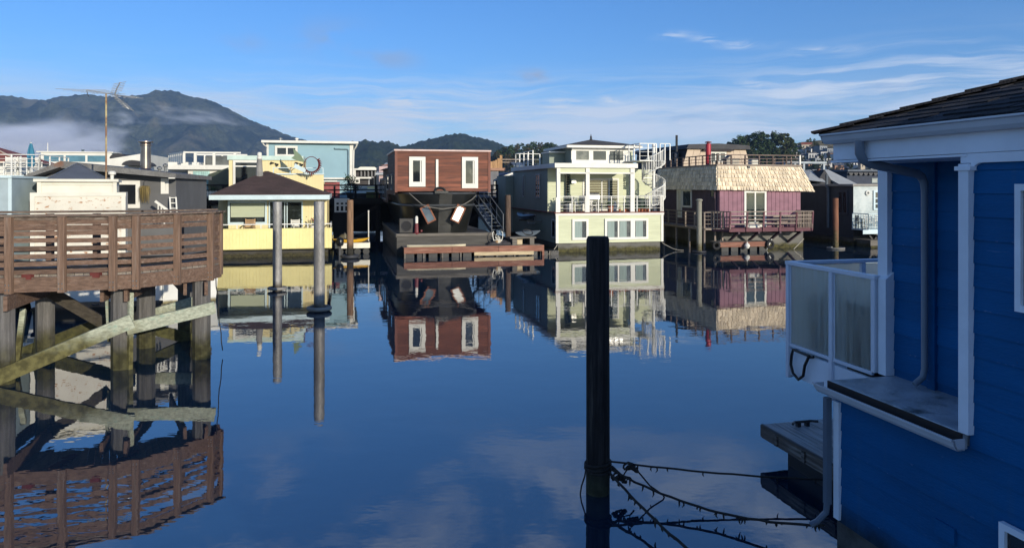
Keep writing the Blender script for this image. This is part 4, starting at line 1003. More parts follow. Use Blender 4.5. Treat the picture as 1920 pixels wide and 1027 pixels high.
def hung_frame(px, py, tilt, gm, label):
    q = Bh.P(px, py, -.78); o = thing('hanging_window', label, 'window', Bh.w(*q), Bh.yaw); o.rotation_euler = (R(-8), R(tilt), Bh.yaw)
    mb = MB(); w, h, f_ = .27, .49, .075
    mb.box(-w, w, -.04, .04, -h, -h + f_); mb.box(-w, w, -.04, .04, h - f_, h); mb.box(-w, -w + f_, -.04, .04, -h + f_, h - f_); mb.box(w - f_, w, -.04, .04, -h + f_, h - f_); mb.build('frame', HATCH, o)
    MB().box(-w + .04, w - .04, -.015, .02, -h + .04, h - .04).build('pane', gm, o)
hung_frame(802.5, 401.5, -26, glass('smoky_pane', (.10, .12, .12)), 'wood framed window hung slanting on the left of the black bow, dark pane')
hung_frame(859, 401, 27, mk('pale_pane', (.74, .72, .64), rough=.15), 'wood framed window hung slanting on the right of the black bow, pale pane')
mb = MB(); pts = [Bh.w(*Bh.P(px, py, yl)) for px, py, yl in ((767, 362, -.5), (778, 372, -.75), (792, 384, -.98), (803, 388, -1.1), (830, 392, -1.3), (858, 388, -1.1), (872, 382, -.95), (885, 374, -.6), (893, 366, -.3))]
tag(mb.tube(pts, .028, 6).build('rope', mk('grey_rope', (.16, .15, .13)), smooth=True), 'grey rope draped across the black bow above the hung windows', 'rope')
# things standing on the barge
o = Bh.thing('heat_pump', 'dark fan box standing left of the black bow', 'heat pump', at=(Bh.x(749, -.6), -.55, bzf + .001))
MB().box(0, .86, 0, .34, .06, .86).build('casing', mk('dark_grey_casing', (.035, .033, .030), rough=.6), o, bevel=.02)
MB().tube([(.38 + .27 * math.cos(a), -.01, .45 + .27 * math.sin(a)) for a in [k * .314 for k in range(20)]], .02, 6, True).build('fan_ring', DARKM, o)
MB().prism([(.38 + .26 * math.cos(k * .314), .002, .45 + .26 * math.sin(k * .314)) for k in range(20)], (0, -.008, 0)).build('fan_grille', mk('black_grille', (.008, .008, .01)), o)
o = Bh.thing('standpipe', 'white topped maroon standpipe on the barge deck by the fan box', 'standpipe', at=(Bh.x(781, -.75), -.75, bzf + .001))
MAR = mk('maroon_paint', (.16, .03, .035), rough=.5)
MB().lathe([(.22, 0), (.24, .06), (.12, .1), (.10, .55), (.07, .6)], n=12).build('base', MAR, o); MB().lathe([(.075, .6), (.085, .62), (.085, .92), (.05, 1.0)], n=12).build('post', WHITE, o)
MB().lathe([(.02, 0), (.06, .02), (.06, .12)], (.26, -.05, .12), 10).build('valve', MAR, o)
def stair():
    t = Bh.thing('gangway_stair', 'grey steel stair with railings down the right side of the black hull', 'stair', at=(0, 0, 0))
    a, b = Vector((Bh.x(893, 1.2), 2.4, 2.75)), Vector((Bh.x(922, .2), .2, bzf + .02)); SG = mk('grey_blue_steel', (.14, .16, .18), rough=.45, metal=.3)
    side = Vector((.75, .3, 0)); mb = MB()
    for k in range(2): mb.bar(a + side * k, b + side * k, .06, .2)
    mb.build('stringer', SG, t)
    mb = MB()
    for i in range(8):
        p = a.lerp(b, (i + .5) / 8); mb.bar(p, p + side, .24, .03)
    mb.build('treads', SG, t)
    for k in range(2):
        mb = MB(); o = side * k; up = Vector((0, 0, 1.0))
        mb.tube([a + o + up, b + o + up, b + o], .024, 6); mb.tube([a + o + up * .5, b + o + up * .5], .018, 6)
        for q in (.0, .33, .66): p = a.lerp(b, q) + o; mb.tube([p, p + up], .02, 6)
        mb.build('handrail', mk('pale_steel_rail', (.20, .215, .23), metal=.4, rough=.4), t)
stair()
# wooden dock in front
def front_dock():
    x0, x1 = Bh.x(757, -2.1), Bh.x(1020, -2.1); t = Bh.thing('wooden_dock', 'red brown plank dock with cream lower boards in front of the black barge', 'dock', at=(x0, -2.1, 0))
    W = x1 - x0; zt = .56
    mb = MB()
    for i in range(8): mb.box(0, W, .02 + i * .15, .155 + i * .15, zt - .045, zt)
    mb.build('planks', GREYD, t)
    n = 3; mb = MB()
    for i in range(n): mb.box(W * i / n + .01, W * (i + 1) / n - .01, -.045, .0, .24, zt + .01)
    mb.build('fascia', REDDOCK, t)
    xa, xb = Bh.x(889, -2.1) - x0, Bh.x(1000, -2.1) - x0
    MB().box(xa, xb, -.07, -.046, .06, .25).build('lower_board', CREAMD, t)
    mb = MB()
    for i in range(14): mb.box(.1 + i * .62, .56 + i * .62, .08, 1.1, -.3, .22)
    mb.build('float_drums', mk('black_float_drum', (.014, .014, .015), rough=.5), t)
    for i in range(9): MB().box(.02 + i * 1.0, .10 + i * 1.0, -.03, .0, -.1, .239).build('dock_post', GREYD, t)
    MB().box(W - .12, W, -.06, 1.2, -.15, .239).build('end_post', REDDOCK, t)
    return x0, zt
dx0, dzt = front_dock()
o = Bh.thing('paddleboard', 'long cream board lying along the front edge of the wooden dock', 'board', at=(Bh.x(763, -1.75), -1.72, dzt + .002))
mb = MB(); L = Bh.x(873, -1.7) - Bh.x(763, -1.7)
prof = [(0, .02), (.12, .16), (.5, .27), (1.2, .32), (L - .8, .30), (L - .2, .2), (L, .04)]
ring = lambda s, z: [(x, w * s, z) for x, w in prof] + [(x, -w * s, z) for x, w in reversed(prof)]
A, B2, C2 = ring(.8, .0), ring(1, .06), ring(.8, .11); k = len(A)
mb.add(A + B2 + C2, [tuple(range(k))[::-1], tuple(range(2 * k, 3 * k))] + [(i + j * k, (i + 1) % k + j * k, (i + 1) % k + (j + 1) * k, i + (j + 1) * k) for j in range(2) for i in range(k)])
mb.build('deck', mk('cream_board', (.66, .58, .40), rough=.5, var=.08), o, smooth=True)
MB().tube([(L - .4, 0, .11), (L - .5, 0, .24), (L - .62, 0, .11)], .015, 5).build('fin', DARKM, o)
o = Bh.thing('dock_bench', 'grey wooden bench with thick legs at the right end of the wooden dock', 'bench', at=(Bh.x(956, -1.7), -1.75, dzt))
MB().box(0, Bh.x(1005, -1.7) - Bh.x(956, -1.7), 0, .7, .36, .44).build('top', GREYD, o)
for x in (.15, 1.15): MB().box(x, x + .25, .05, .65, 0, .36).build('leg', GREYD, o)
o = Bh.thing('cream_box', 'small cream box under the grey dock bench', 'box', at=(Bh.x(969, -1.65), -1.68, dzt + .002))
MB().box(0, .32, 0, .3, 0, .28).build('body', CREAMD, o, bevel=.03); MB().box(-.012, .332, -.012, .312, .281, .31).build('lid', CREAMD, o)
o = Bh.thing('garden_cart', 'white wire cart with an orange bottom beside the dark piling', 'cart', at=(Bh.x(934, -1.5), -1.4, dzt + .03)); o.scale = (.75, .75, .85)
mb = MB()
for s in (-.3, .3):
    mb.tube([(s, 0, .25), (s * 1.25, 0, .5), (s * 1.3, .05, .75), (s * 1.0, .05, .85)], .03, 6); mb.tube([(s, 0, .28), (0, -.1, -.02)], .03, 6)
mb.tube([(-.3, 0, .28), (0, -.15, .3), (.3, 0, .28)], .03, 6); mb.build('frame', WHITE, o)
MB().lathe([(.08, 0), (.2, .12), (.28, .28)], n=12).build('tub', mk('orange_white_tub', (.55, .36, .18), col2=(.7, .68, .6), c2=(.45, .55), c2scale=4), o)
mb = MB(); leafball(mb, (0, 0, .42), .22, 50, .07, random.Random(12)); mb.build('clutter', WHITE_OLD, o, recalc=False)
o = Bh.thing('dark_tarp', 'dark rumpled tarp lying on the wooden dock below the barge corner', 'tarp', at=(Bh.x(915, -1.6), -1.6, dzt + .001))
mb = MB(); rng = random.Random(3); n = 9
for j in range(n + 1):
    for i in range(n + 1):
        a, b = i / n, j / n; e = min(a, 1 - a, b, 1 - b) * 2; mb.v.append((a * 1.5, b * .8, .02 + .30 * math.sqrt(max(0, e)) * (.5 + .5 * rng.random())))
for j in range(n):
    for i in range(n): q = j * (n + 1) + i; mb.f.append((q, q + 1, q + n + 2, q + n + 1))
mb.build('cloth', mk('dark_tarp_cloth', (.05, .045, .045), rough=.6), o)

# ---- pale green house with the spiral stair
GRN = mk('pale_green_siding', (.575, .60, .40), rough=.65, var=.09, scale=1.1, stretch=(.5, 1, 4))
GRS = mk('shaded_green_siding', (.26, .30, .24), rough=.7, var=.07, scale=.8)  # green siding darkened: shade of the left walls put into the colour
MAROON = mk('maroon_deck_edge', (.17, .05, .04), rough=.7)
GRSH = mk('grey_brown_shingles', (.085, .078, .072), rough=.95, var=.25, scale=2.5, stretch=(.6, 1, 3), bump=.8, bscale=14, fine=.35)
Gh = FR(1043, 41.6)
def curtain(o, T, a0, a1, h0, h1, f0, f1, mat):
    MB().box(a0 + (a1 - a0) * f0, a0 + (a1 - a0) * f1, .027, .031, h0, h1, T).build('curtain', mat, o)
def green_house():
    t = Gh.thing('green_houseboat', 'pale green two storey houseboat with porch, hipped lookout room and white spiral stair', 'houseboat')
    x1 = Gh.x(1243); z = lambda py, yl=0, x=3.: Gh.z(py, x, yl); zb, zd = z(454.5), z(398.5); xu = Gh.x(1191); zr0, zr1 = z(315), z(306.5); LEN = 10.8; yp = 1.9
    mb = MB(); mb.box(.03, x1 - .02, .03, LEN, zb, zd - .1); lap(mb, front(.03), .02, x1 - .02, zb, zd - .12, .155, .034)
    mb.box(.03, xu, yp, LEN, zd - .1, zr0)
    lap(mb, front(yp), .05, xu, zd + .05, zr0, .155, .03)
    mb.box(xu, Gh.x(1226, 3.2), 3.2, LEN, zd - .1, zr0); lap(mb, front(3.2), xu + .02, Gh.x(1226, 3.2), zd, zr0, .155, .02)
    mb.box(.12, xu - .05, .06, .2, z(324.5), zr0); lap(mb, front(.06), .12, xu - .05, z(324.5), zr0, .12, .015)
    mb.build('wall', GRN, t)
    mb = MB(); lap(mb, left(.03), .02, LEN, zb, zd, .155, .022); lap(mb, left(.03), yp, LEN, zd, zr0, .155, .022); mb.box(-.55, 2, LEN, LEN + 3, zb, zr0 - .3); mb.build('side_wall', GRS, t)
    MB().box(.15, x1 - .12, .15, LEN + 2, -.6, zb - .003).build('float', CONC, t)
    mb = MB(); mb.box(-.03, .13, -.03, .05, zb, zd + .9); mb.box(x1 - .13, x1 + .02, -.03, .05, zb, zd - .1); mb.box(-.05, x1 + .05, -.05, .03, zd - .16, zd - .03)
    mb.box(-.12, xu + .12, -.12, LEN + .1, zr0, zr1); mb.build('trim', WHITE, t)
    MB().box(-.12, x1 + .05, -.08, LEN, zd - .028, zd + .03).build('deck', MAROON, t)
    for a, b in ((1044, 1050.5), (1098.5, 1105.5), (1182, 1190)):
        MB().box(Gh.x(a), Gh.x(b), -.02, .17, zd + .03, zr0).build('post', WHITE, t)
    MB().box(.13, xu - .1, -.02, .055, z(326), z(323.5)).build('beam', WHITE, t)
    PAL = GLASS2
    CUR = mk('pale_grey_green_curtain', (.26, .33, .30), rough=.7, var=.15, scale=2, stretch=(8, 1, .5))
    o = window(t, front(-.0), Gh.x(1072.5), Gh.x(1103), z(449), z(410), WHITE, PAL, fw=.14, proud=.07)
    curtain(o, front(0), Gh.x(1077), Gh.x(1098.5), z(445), z(414), .0, .66, CUR)
    o = window(t, front(-.0), Gh.x(1133.5), Gh.x(1215), z(449.5), z(410), WHITE, PAL, fw=.14, mull=(Gh.x(1159), Gh.x(1185), Gh.x(1187.5)), proud=.07)
    for a, b in ((1138, 1157), (1161, 1180), (1191, 1210.5)): curtain(o, front(0), Gh.x(a), Gh.x(b), z(445), z(414), .04, .72, CUR)
    MB().box(Gh.x(1181.5), Gh.x(1190), 0, .075, z(447), z(412), front(0)).build('window_mullion', WHITE, t)
    zz = lambda py: Gh.z(py, 3, yp)
    window(t, front(yp), Gh.x(1092, yp), Gh.x(1160, yp), zd + .04, zz(334.5), WHITE, GLASS, fw=.1, mull=(Gh.x(1104, yp), Gh.x(1128, yp), Gh.x(1141.5, yp)), name='sliding_door')
    window(t, front(yp), Gh.x(1059, yp), Gh.x(1069, yp), zd + .5, zz(326), mk('grey_green_frame', (.14, .18, .15)), GLASS, fw=.05, name='window')
    mb = MB(); xq = Gh.x(1073, yp); mb.box(xq - .16, xq + .16, yp - .3, yp - .02, zz(344), zz(337)); mb.box(xq - .2, xq + .2, yp - .34, yp, zz(337), zz(336)); mb.build('porch_lamp', METAL, t)
    gw = mk('grey_side_frame', (.42, .44, .42))
    for a, b, c_, d in ((983.5, 980.5, 369, 328), (1013, 1004.5, 371, 326), (1042.3, 1035, 446, 411), (996.5, 990, 420, 402), (1003.5, 998.5, 420, 402)):
        y1, y0 = Gh.y(b, 0), Gh.y(a, 0); ym = (y0 + y1) / 2
        window(t, left(.0), y0, y1, Gh.z(c_, 0, ym), Gh.z(d, 0, ym), gw, GLASS, fw=.08, proud=.05, mull=(ym,) if a == 1013 else (), trans=[Gh.z(q, 0, ym) for q in (338, 349, 360)] if a == 1013 else ())
    # lookout room
    yl = 3.0; lx0, lx1 = Gh.x(1072, yl), Gh.x(1187, yl); q = lambda py: Gh.z(py, 3, yl)
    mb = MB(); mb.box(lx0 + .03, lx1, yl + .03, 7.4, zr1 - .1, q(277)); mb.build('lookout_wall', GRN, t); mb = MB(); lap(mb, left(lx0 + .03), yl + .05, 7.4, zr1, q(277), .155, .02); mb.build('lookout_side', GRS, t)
    mb = MB(); T = front(yl + .02); mb.box(lx0, lx1, .0, .05, zr1, q(300), T); mb.box(lx0, lx1, 0, .05, q(283), q(276), T)
    for a, b in ((1071, 1080), (1104, 1112), (1136, 1143), (1168, 1178)): mb.box(Gh.x(a, yl), Gh.x(b, yl), 0, .048, q(300), q(283), T)
    mb.build('lookout_front', WHITE, t)
    for a, b in ((1080, 1104), (1112, 1136), (1143, 1168)): MB().box(Gh.x(a, yl), Gh.x(b, yl), 0, .02, q(300), q(283), T).build('lookout_window', GLASS2, t)
    hip(MB(), lx0, lx1, yl, 7.4, q(276) + .12, Gh.z(261.5, 3, 5.2), .42, .03).build('roof', GRSH, t)
    mb = MB(); e = .44; zz0, zz1 = q(276) - .06, q(276) + .09
    mb.box(lx0 - e, lx1 + e, yl - e - .03, yl - e, zz0, zz1); mb.box(lx0 - e - .03, lx0 - e, yl - e, 7.4 + e, zz0, zz1); mb.box(lx0 - e, lx1 + e, yl - e, 7.4 + e, zz0 + .02, zz0 + .05); mb.build('eave_fascia', WHITE, t)
    MB().lathe([(.09, 0), (.10, .05), (.04, .09), (.08, .15), (.06, .22), (.02, .30), (.01, .40)], ((lx0 + lx1) / 2, 5.2, Gh.z(262, 3, 5.2)), 10).build('finial', DARKM, t)
    MB().box(lx1, Gh.x(1190, yl), yl + .3, yl + .34, zr1, q(281)).build('corner_post', WHITE, t)
    # rails
    mb = MB(); W = [.22, .42, .62, .82]; railing(mb, [(.15, .02), (x1 - .04, .02)], zd + .03, .92, .85, .045, .05, W, .014); railing(mb, [(x1 - .04, .02), (x1 - .04, 3.4)], zd + .03, .92, .9, .045, .05, W, .014); mb.build('porch_railing', RAILM, t)
    mb = MB(); railing(mb, [(.1, 10.4), (.1, 5.6)], zr1, 1.0, 1.15, .07, .06, [.3, .6], .02); railing(mb, [(.1, 10.4), (1.9, 10.4)], zr1, 1.0, .9, .07, .06, [.3, .6], .02); mb.build('roof_railing', RAILM, t)
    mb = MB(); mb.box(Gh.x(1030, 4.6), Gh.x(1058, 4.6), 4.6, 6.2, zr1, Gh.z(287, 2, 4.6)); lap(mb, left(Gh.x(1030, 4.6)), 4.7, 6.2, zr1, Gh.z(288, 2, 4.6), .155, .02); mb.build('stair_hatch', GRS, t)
    MB().box(Gh.x(1029, 4.5), Gh.x(1059, 4.5), 4.4, 6.3, Gh.z(287, 2, 4.6), Gh.z(284.5, 2, 4.6)).build('hatch_roof', WHITE, t)
    # spiral stair
    cx, cy = Gh.x(1225.5, 1.1), 1.1; z0, z1 = zd + .03, Gh.z(301, 6, 1.1); rad = .70; N = 15; a0, turn = R(200), R(520)
    MB().cyl(cx, cy, z0, z1 + 1.05, .10, 14).build('stair_pole', RAILM, t)
    mb = MB(); hb = MB(); rail_pts = []
    for i in range(N):
        q = (i + .5) / N; a = a0 + turn * q; zt = z0 + (z1 - z0) * (i + 1) / N; da = R(17)
        P = [(cx + .08 * math.cos(a - da), cy + .08 * math.sin(a - da)), (cx + rad * math.cos(a - da), cy + rad * math.sin(a - da)), (cx + rad * math.cos(a + da), cy + rad * math.sin(a + da)), (cx + .08 * math.cos(a + da), cy + .08 * math.sin(a + da))]
        mb.hexa([(x, y, zt - .05) for x, y in P] + [(x, y, zt) for x, y in P])
        for s in (-.8, -.27, .27, .8):
            aa = a + da * s; x, y = cx + rad * math.cos(aa), cy + rad * math.sin(aa); zz_ = zt + s * .09; hb.tube([(x, y, zz_ - .05), (x, y, zz_ + .92)], .02, 5)
    for i in range(61):
        q = i / 60; a = a0 + turn * q; rail_pts.append((cx + rad * math.cos(a), cy + rad * math.sin(a), z0 + .95 + (z1 - z0) * q))
    mb.build('stair_treads', RAILM, t); hb.tube(rail_pts, .028, 6); hb.tube([(x, y, zq - .88) for x, y, zq in rail_pts], .03, 6); hb.build('stair_railing', RAILM, t)
    mb = MB(); lx = Gh.x(1192, 1.1); mb.box(lx, cx - .1, .5, 3.2, z1 - .06, z1); mb.build('landing', RAILM, t)
    mb = MB(); railing(mb, [(lx, .5), (cx - .1, .5)], z1, 1.0, .5, .06, .06, [.25, .5, .75], .016); railing(mb, [(lx, .5), (lx, 3.0)], z1, 1.0, .8, .06, .06, [.25, .5, .75], .016); railing(mb, [(cx + .1, .4), (cx + .75, .4)], z1, 1.0, .3, .05, .05); mb.build('landing_railing', RAILM, t)
    mb = MB(); mb.box(Gh.x(1237, .4), Gh.x(1243, .4), .3, .45, zd, z(367)); mb.build('side_panel', WHITE, t)
    return zd + .03, x1, xu
gz, gx1, gxu = green_house()
def pot(x, y, r, h, label, grp=None, plant_=True, mat=TERRA, seed=1):
    o = Gh.thing('flower_pot', label, 'flower pot', grp, at=(x, y, gz + .002)); MB().lathe([(r * .65, 0), (r * .9, h * .8), (r, h * .82), (r, h)], n=12).build('pot', mat, o)
    if plant_: mb = MB(); leafball(mb, (0, 0, h + r * .9), r * 1.3, 70, r * .35, random.Random(seed)); mb.build('foliage', GREENLEAF, o, recalc=False)
pot(Gh.x(1144.5, .5), .5, .19, .34, 'big round terracotta pot in the middle of the green porch', seed=3)
for i, px in enumerate((1198, 1204, 1210, 1216)): pot(Gh.x(px, .35), .35, .09, .17, 'small terracotta pot in a row by the spiral stair foot', 'small pots along the green porch edge', True, seed=i)
for i, px in enumerate((1162, 1172, 1177)): pot(Gh.x(px, .3), .3, .08, .15, 'small terracotta pot by the right white porch post', 'small pots by the porch post', True, seed=9 + i)
o = Gh.thing('wash_tub', 'round grey metal tub behind the left porch railing', 'tub', at=(Gh.x(1066, .6), .6, gz + .002)); MB().lathe([(.28, 0), (.30, .1), (.305, .5), (.33, .52)], n=20).build('body', METAL, o, smooth=True)
mb = MB(); leafball(mb, (0, 0, .66), .34, 120, .09, random.Random(6)); mb.build('foliage', mk('dark_bluish_leaves', (.03, .06, .05), island=.5), o, recalc=False)
o = Gh.thing('barbecue', 'silver lidded barbecue by the porch glass door', 'barbecue', at=(Gh.x(1113, 1.1), 1.1, gz + .002))
MB().box(-.32, .32, -.2, .2, .7, .86).build('firebox', METAL, o); MB().prism([(-.32, -.2 * math.cos(a), .87 + .26 * math.sin(a)) for a in [math.pi * k / 8 for k in range(9)]], (.64, 0, 0)).build('lid', METAL, o)
for sx in (-.28, .28):
    for sy in (-.16, .16): MB().box(sx - .02, sx + .02, sy - .02, sy + .02, 0, .7).build('leg', DARKM, o)
for px, lab, s in ((1081, 'white porch chair beside the left white post', .9), (1110, 'rounded white porch seat below the barbecue', .8)): chair(Gh, Gh.x(px, .7), .75, gz, lab, WHITE, s, .3)
o = Gh.thing('water_bottle', 'small white bottle in the doorway of the green porch', 'bottle', at=(Gh.x(1153, 1.5), 1.5, gz + .002)); MB().lathe([(.11, 0), (.12, .4), (.05, .5), (.05, .58)], n=12).build('body', WHITE, o)
GTARP = mk('dark_green_cover', (.03, .07, .055), rough=.6)
o = Gh.thing('covered_table', 'low table under a dark green cover at the right end of the porch', 'table', at=(Gh.x(1204, 1.6), 1.7, gz + .002)); MB().prism([(-.6, -.35, 0), (.6, -.35, 0), (.5, -.3, .72), (-.45, -.3, .8)], (0, .7, 0)).build('cover', GTARP, o, bevel=.05)
# kayaks beside the green house
def kayak(fr, at, rz, label, mat, L=3.6, w=.36, roll=0.0):
    o = thing('kayak', label, 'kayak', fr.w(*at), fr.yaw + rz); o.rotation_euler[0] = roll
    mb = MB(); n = 12; S = 15
    for i in range(S):
        q = i / (S - 1); x = (q - .5) * L; r = w * math.sin(math.pi * min(.985, max(.015, q))) ** .6; up = .16 * abs(2 * q - 1) ** 2.5
        for k in range(n): a = 2 * math.pi * k / n; mb.v.append((x, r * math.cos(a), .18 + up + r * .55 * math.sin(a)))
    for i in range(S - 1):
        for k in range(n): mb.f.append((i * n + k, i * n + (k + 1) % n, (i + 1) * n + (k + 1) % n, (i + 1) * n + k))
    mb.f += [tuple(range(n))[::-1], tuple((S - 1) * n + k for k in range(n))]
    mb.build('hull', mat, o, smooth=True)
    MB().tube([(.42 * math.cos(a), .22 * math.sin(a), .18 + w * .52) for a in [2 * math.pi * k / 16 for k in range(16)]], .035, 6, True).build('cockpit_rim', DARKM, o)
NAVYP = mk('grey_blue_plastic', (.10, .125, .15), rough=.4)
kayak(Bh, (Bh.x(982, .0), -.3, .95), R(38), 'grey blue kayak tilted against the dark piling behind the dock bench', NAVYP, 2.3, .22, R(40))
kayak(Gh, (-.75, Gh.y(988, -.7), 1.75), R(92), 'dark kayak on a wall rack high on the left side of the green house', mk('dark_kayak_plastic', (.03, .04, .055), rough=.35), 3.8, .36)
mb = MB()
for q in (-1, 1): mb.box(-.95, 0, Gh.y(988, -.7) + q - .04, Gh.y(988, -.7) + q + .04, 1.60, 1.70)
o = mb.build('kayak_rack', GREYD); o.location = Gh.w(0, 0); o.rotation_euler = (0, 0, YAW); tag(o, 'grey timber arms carrying the dark kayak on the green house side', 'rack')
for p, q, lab in ((Gh.w(.05, -.02, .45), Gh.w(-.9, -1.3, .05), 'pale mooring line from the left corner of the green hull'), (Gh.w(gx1 - .05, -.02, .45), Gh.w(gx1 + .9, -.9, .05), 'pale mooring line from the right corner of the green hull')):
    tag(MB().tube(catenary(p, q, .12, 8, .01), .022, 5).build('mooring_line', ROPE_PALE), lab, 'rope')

# ---- purple house with the shake mansard
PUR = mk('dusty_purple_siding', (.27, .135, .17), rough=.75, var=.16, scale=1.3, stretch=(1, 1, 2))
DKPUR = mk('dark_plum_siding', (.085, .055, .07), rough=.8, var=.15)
SHAKE = mk('cream_cedar_shakes', (.78, .65, .46), rough=.9, var=.15, scale=1.2, stretch=(4, 4, .6), island=.20, bump=.5, bscale=8)
PLUMT = wood('plum_painted_timber', (.14, .065, .075), 'x', island=.15)
WGREY = wood('weathered_grey_rail', (.27, .22, .18), 'x', island=.2)
Ph = FR(1345, 43.8)
def purple_house():
    t = Ph.thing('purple_houseboat', 'purple houseboat with cream shake mansard roof and cantilevered front balcony', 'houseboat')
    z = lambda py, x=3., yl=0: Ph.z(py, x, yl); x1 = Ph.x(1526); zs = z(356); zt = z(310.5); zfl = z(426); LEN = 9.0
    xa, xb = Ph.x(1351), Ph.x(1503)
    mb = MB(); mb.box(xa, xb, .12, LEN, zfl, zs + .2); groove(mb, front(.12), xa, xb, zfl, zs + .1, .30, .02, .03); mb.build('front_wall', PUR, t)
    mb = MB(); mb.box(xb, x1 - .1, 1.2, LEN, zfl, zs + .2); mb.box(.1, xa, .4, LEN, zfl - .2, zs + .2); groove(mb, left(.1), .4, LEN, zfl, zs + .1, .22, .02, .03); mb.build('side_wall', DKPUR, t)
    MB().box(.25, x1 - .7, .1, LEN, -.6, zfl - .25).build('float', CONC, t)
    # mansard: flared solid and its shakes
    ins = .55; sag = .12
    P = [(-.05, -.1, zs), (x1, -.1, zs - sag), (x1, LEN, zs), (-.05, LEN, zs), (.3, ins, zt), (x1 - .5, ins, zt - .06), (x1 - .5, LEN, zt), (.3, LEN, zt)]
    MB().hexa(P).build('mansard', SHAKE, t)
    mb = MB(); rng = random.Random(21); rows = 6
    def face(p00, p10, p01, p11, nn):                  # bottom left, bottom right, top left, top right
        p00, p10, p01, p11 = map(Vector, (p00, p10, p01, p11)); nrm = (p10 - p00).cross(p01 - p00).normalized()
        for r_ in range(rows):
            v0, v1 = r_ / rows, (r_ + 1.25) / rows; v1 = min(1.0, v1); u = 0.0
            while u < 1.0:
                w = rng.uniform(.6, 1.5) / nn; u1 = min(1.0, u + w); vv = v0 - rng.uniform(0, .016); k0 = rng.uniform(.045, .075)
                Q = lambda a, b: p00.lerp(p10, a).lerp(p01.lerp(p11, a), b)
                g = .006 + rng.uniform(0, .006)
                A = [Q(u + g * .5, vv), Q(u1 - g * .5, vv), Q(u1 - g * .5, v1), Q(u + g * .5, v1)]
                mb.hexa([A[0], A[1], A[2], A[3], A[0] + nrm * k0, A[1] + nrm * k0, A[2] + nrm * .008, A[3] + nrm * .008]); u = u1
    face(P[0], P[1], P[4], P[5], 30); face(P[3], P[0], P[7], P[4], 34); mb.build('shakes', SHAKE, t)
    MB().box(.25, x1 - .45, ins - .03, LEN, zt - .02, zt + .08).build('roof_deck', WGREY, t)
    xv = Ph.x(1407, .3); MB().box(xv - .08, xv + .08, ins - .12, ins + .1, z(317), z(311)).build('roof_scupper', DARKM, t)
    # doors, windows
    window(t, front(.10), Ph.x(1396.5), Ph.x(1438), zfl + .02, z(357.5), WHITE, glass('door_glass', (.02, .03, .03)), fw=.13, mull=(Ph.x(1417),), proud=.06, name='french_door')
    for a, b, c_, d, fm, nm in ((1279, 1270, 408, 355, WHITE, 'side_door'), (1297.5, 1280, 389, 355, WHITE, 'window'), (1341, 1331.5, 372, 354, DKPUR, 'window')):
        y1, y0 = Ph.y(b, .08), Ph.y(a, .08); ym = (y0 + y1) / 2
        window(t, left(.08), y0, y1, Ph.z(c_, 0, ym), Ph.z(d, 0, ym), fm, GLASS2 if nm == 'window' else mk('cream_door', (.6, .56, .46)), fw=.12, proud=.05, name=nm)
    # balcony
    bx0, bx1 = Ph.x(1367, -1.3), Ph.x(1521, -1.3)
    mb = MB(); mb.prism([(bx0, -1.3, zfl - .18), (bx1, -1.3, zfl - .18), (bx1, .1, zfl - .18), (bx0 - .6, .1, zfl - .18)], (0, 0, .12)); mb.bar((bx0, -1.32, zfl - .06), (bx1, -1.32, zfl - .06), .05, .24); mb.build('balcony_floor', PLUMT, t)
    mb = MB(); H = 1.02; n = 5
    for i in range(n + 1):
        x = bx0 + (bx1 - bx0) * i / n; mb.bar((x, -1.36, zfl - .16), (x, -1.46, zfl + H), .09, .09, (1, 0, 0))
    mb.build('balcony_post', PLUMT, t)
    mb = MB(); mb.bar((bx0, -1.46, zfl + H), (bx1, -1.46, zfl + H), .11, .05)
    for k in (.3, .55, .78): mb.bar((bx0, -1.37 - .09 * k, zfl + k), (bx1, -1.37 - .09 * k, zfl + k), .03, .05 if k > .5 else .07)
    for i in range(9): x = bx1 - .1 - i * .11; mb.box(x - .015, x + .015, -1.44, -1.41, zfl, zfl + H)
    mb.bar((bx0, -1.46, zfl + H), (bx0 - .6, .1, zfl + H), .1, .05); mb.bar((bx1, -1.46, zfl + H), (bx1, .1, zfl + H), .1, .05)
    for i in range(8):
        q = i / 7; mb.box(bx0 - .6 * q - .02, bx0 - .6 * q + .02, -1.42 + 1.5 * q - .02, -1.38 + 1.5 * q, zfl, zfl + H); mb.box(bx1 - .02, bx1 + .02, -1.42 + 1.5 * q - .02, -1.38 + 1.5 * q, zfl, zfl + H)
    mb.build('balcony_railing', WGREY, t)
    for q in (.12, .36, .62, .88):
        mb = MB(); x = bx0 + (bx1 - bx0) * q; mb.bar((x, -1.2, zfl - .22), (x, .3, zfl - 1.05), .12, .12); mb.box(x - .06, x + .06, -1.3, .1, zfl - .30, zfl - .18); mb.build('bracket', DKPUR, t)
    # side walkway
    mb = MB(); mb.box(-1.0, .1, -.2, LEN, zfl - .12, zfl); mb.build('side_walk', WGREY, t)
    mb = MB(); railing(mb, [(-.95, -.15), (-.95, 7.2)], zfl, .95, 1.2, .08, .08, [.25, .5, .72], .03); railing(mb, [(-.95, -.15), (.3, -.15)], zfl, .95, .6, .09, .08, [.25, .5, .72], .03)
    for y in (-.15, 1.8, 3.6, 5.4): mb.box(-1.0, -.9, y - .05, y + .05, -.5, zfl)
    mb.box(-.3, -.2, -.2, -.1, -.5, zfl); mb.box(.2, .3, -.2, -.1, -.5, zfl); mb.build('side_railing', WGREY, t)
    # roof railing
    mb = MB(); e = ins + .1; railing(mb, [(.35, LEN - 1), (.35, e), (x1 - .55, e)], zt + .05, .62, .95, .08, .08, [.2, .4], .03); railing(mb, [(x1 - .55, e), (x1 - .55, LEN - 1)], zt + .05, .62, .95, .08, .08, [.2, .4], .03); mb.build('roof_railing', wood('brown_grey_rail', (.16, .12, .10), 'x', island=.25), t)
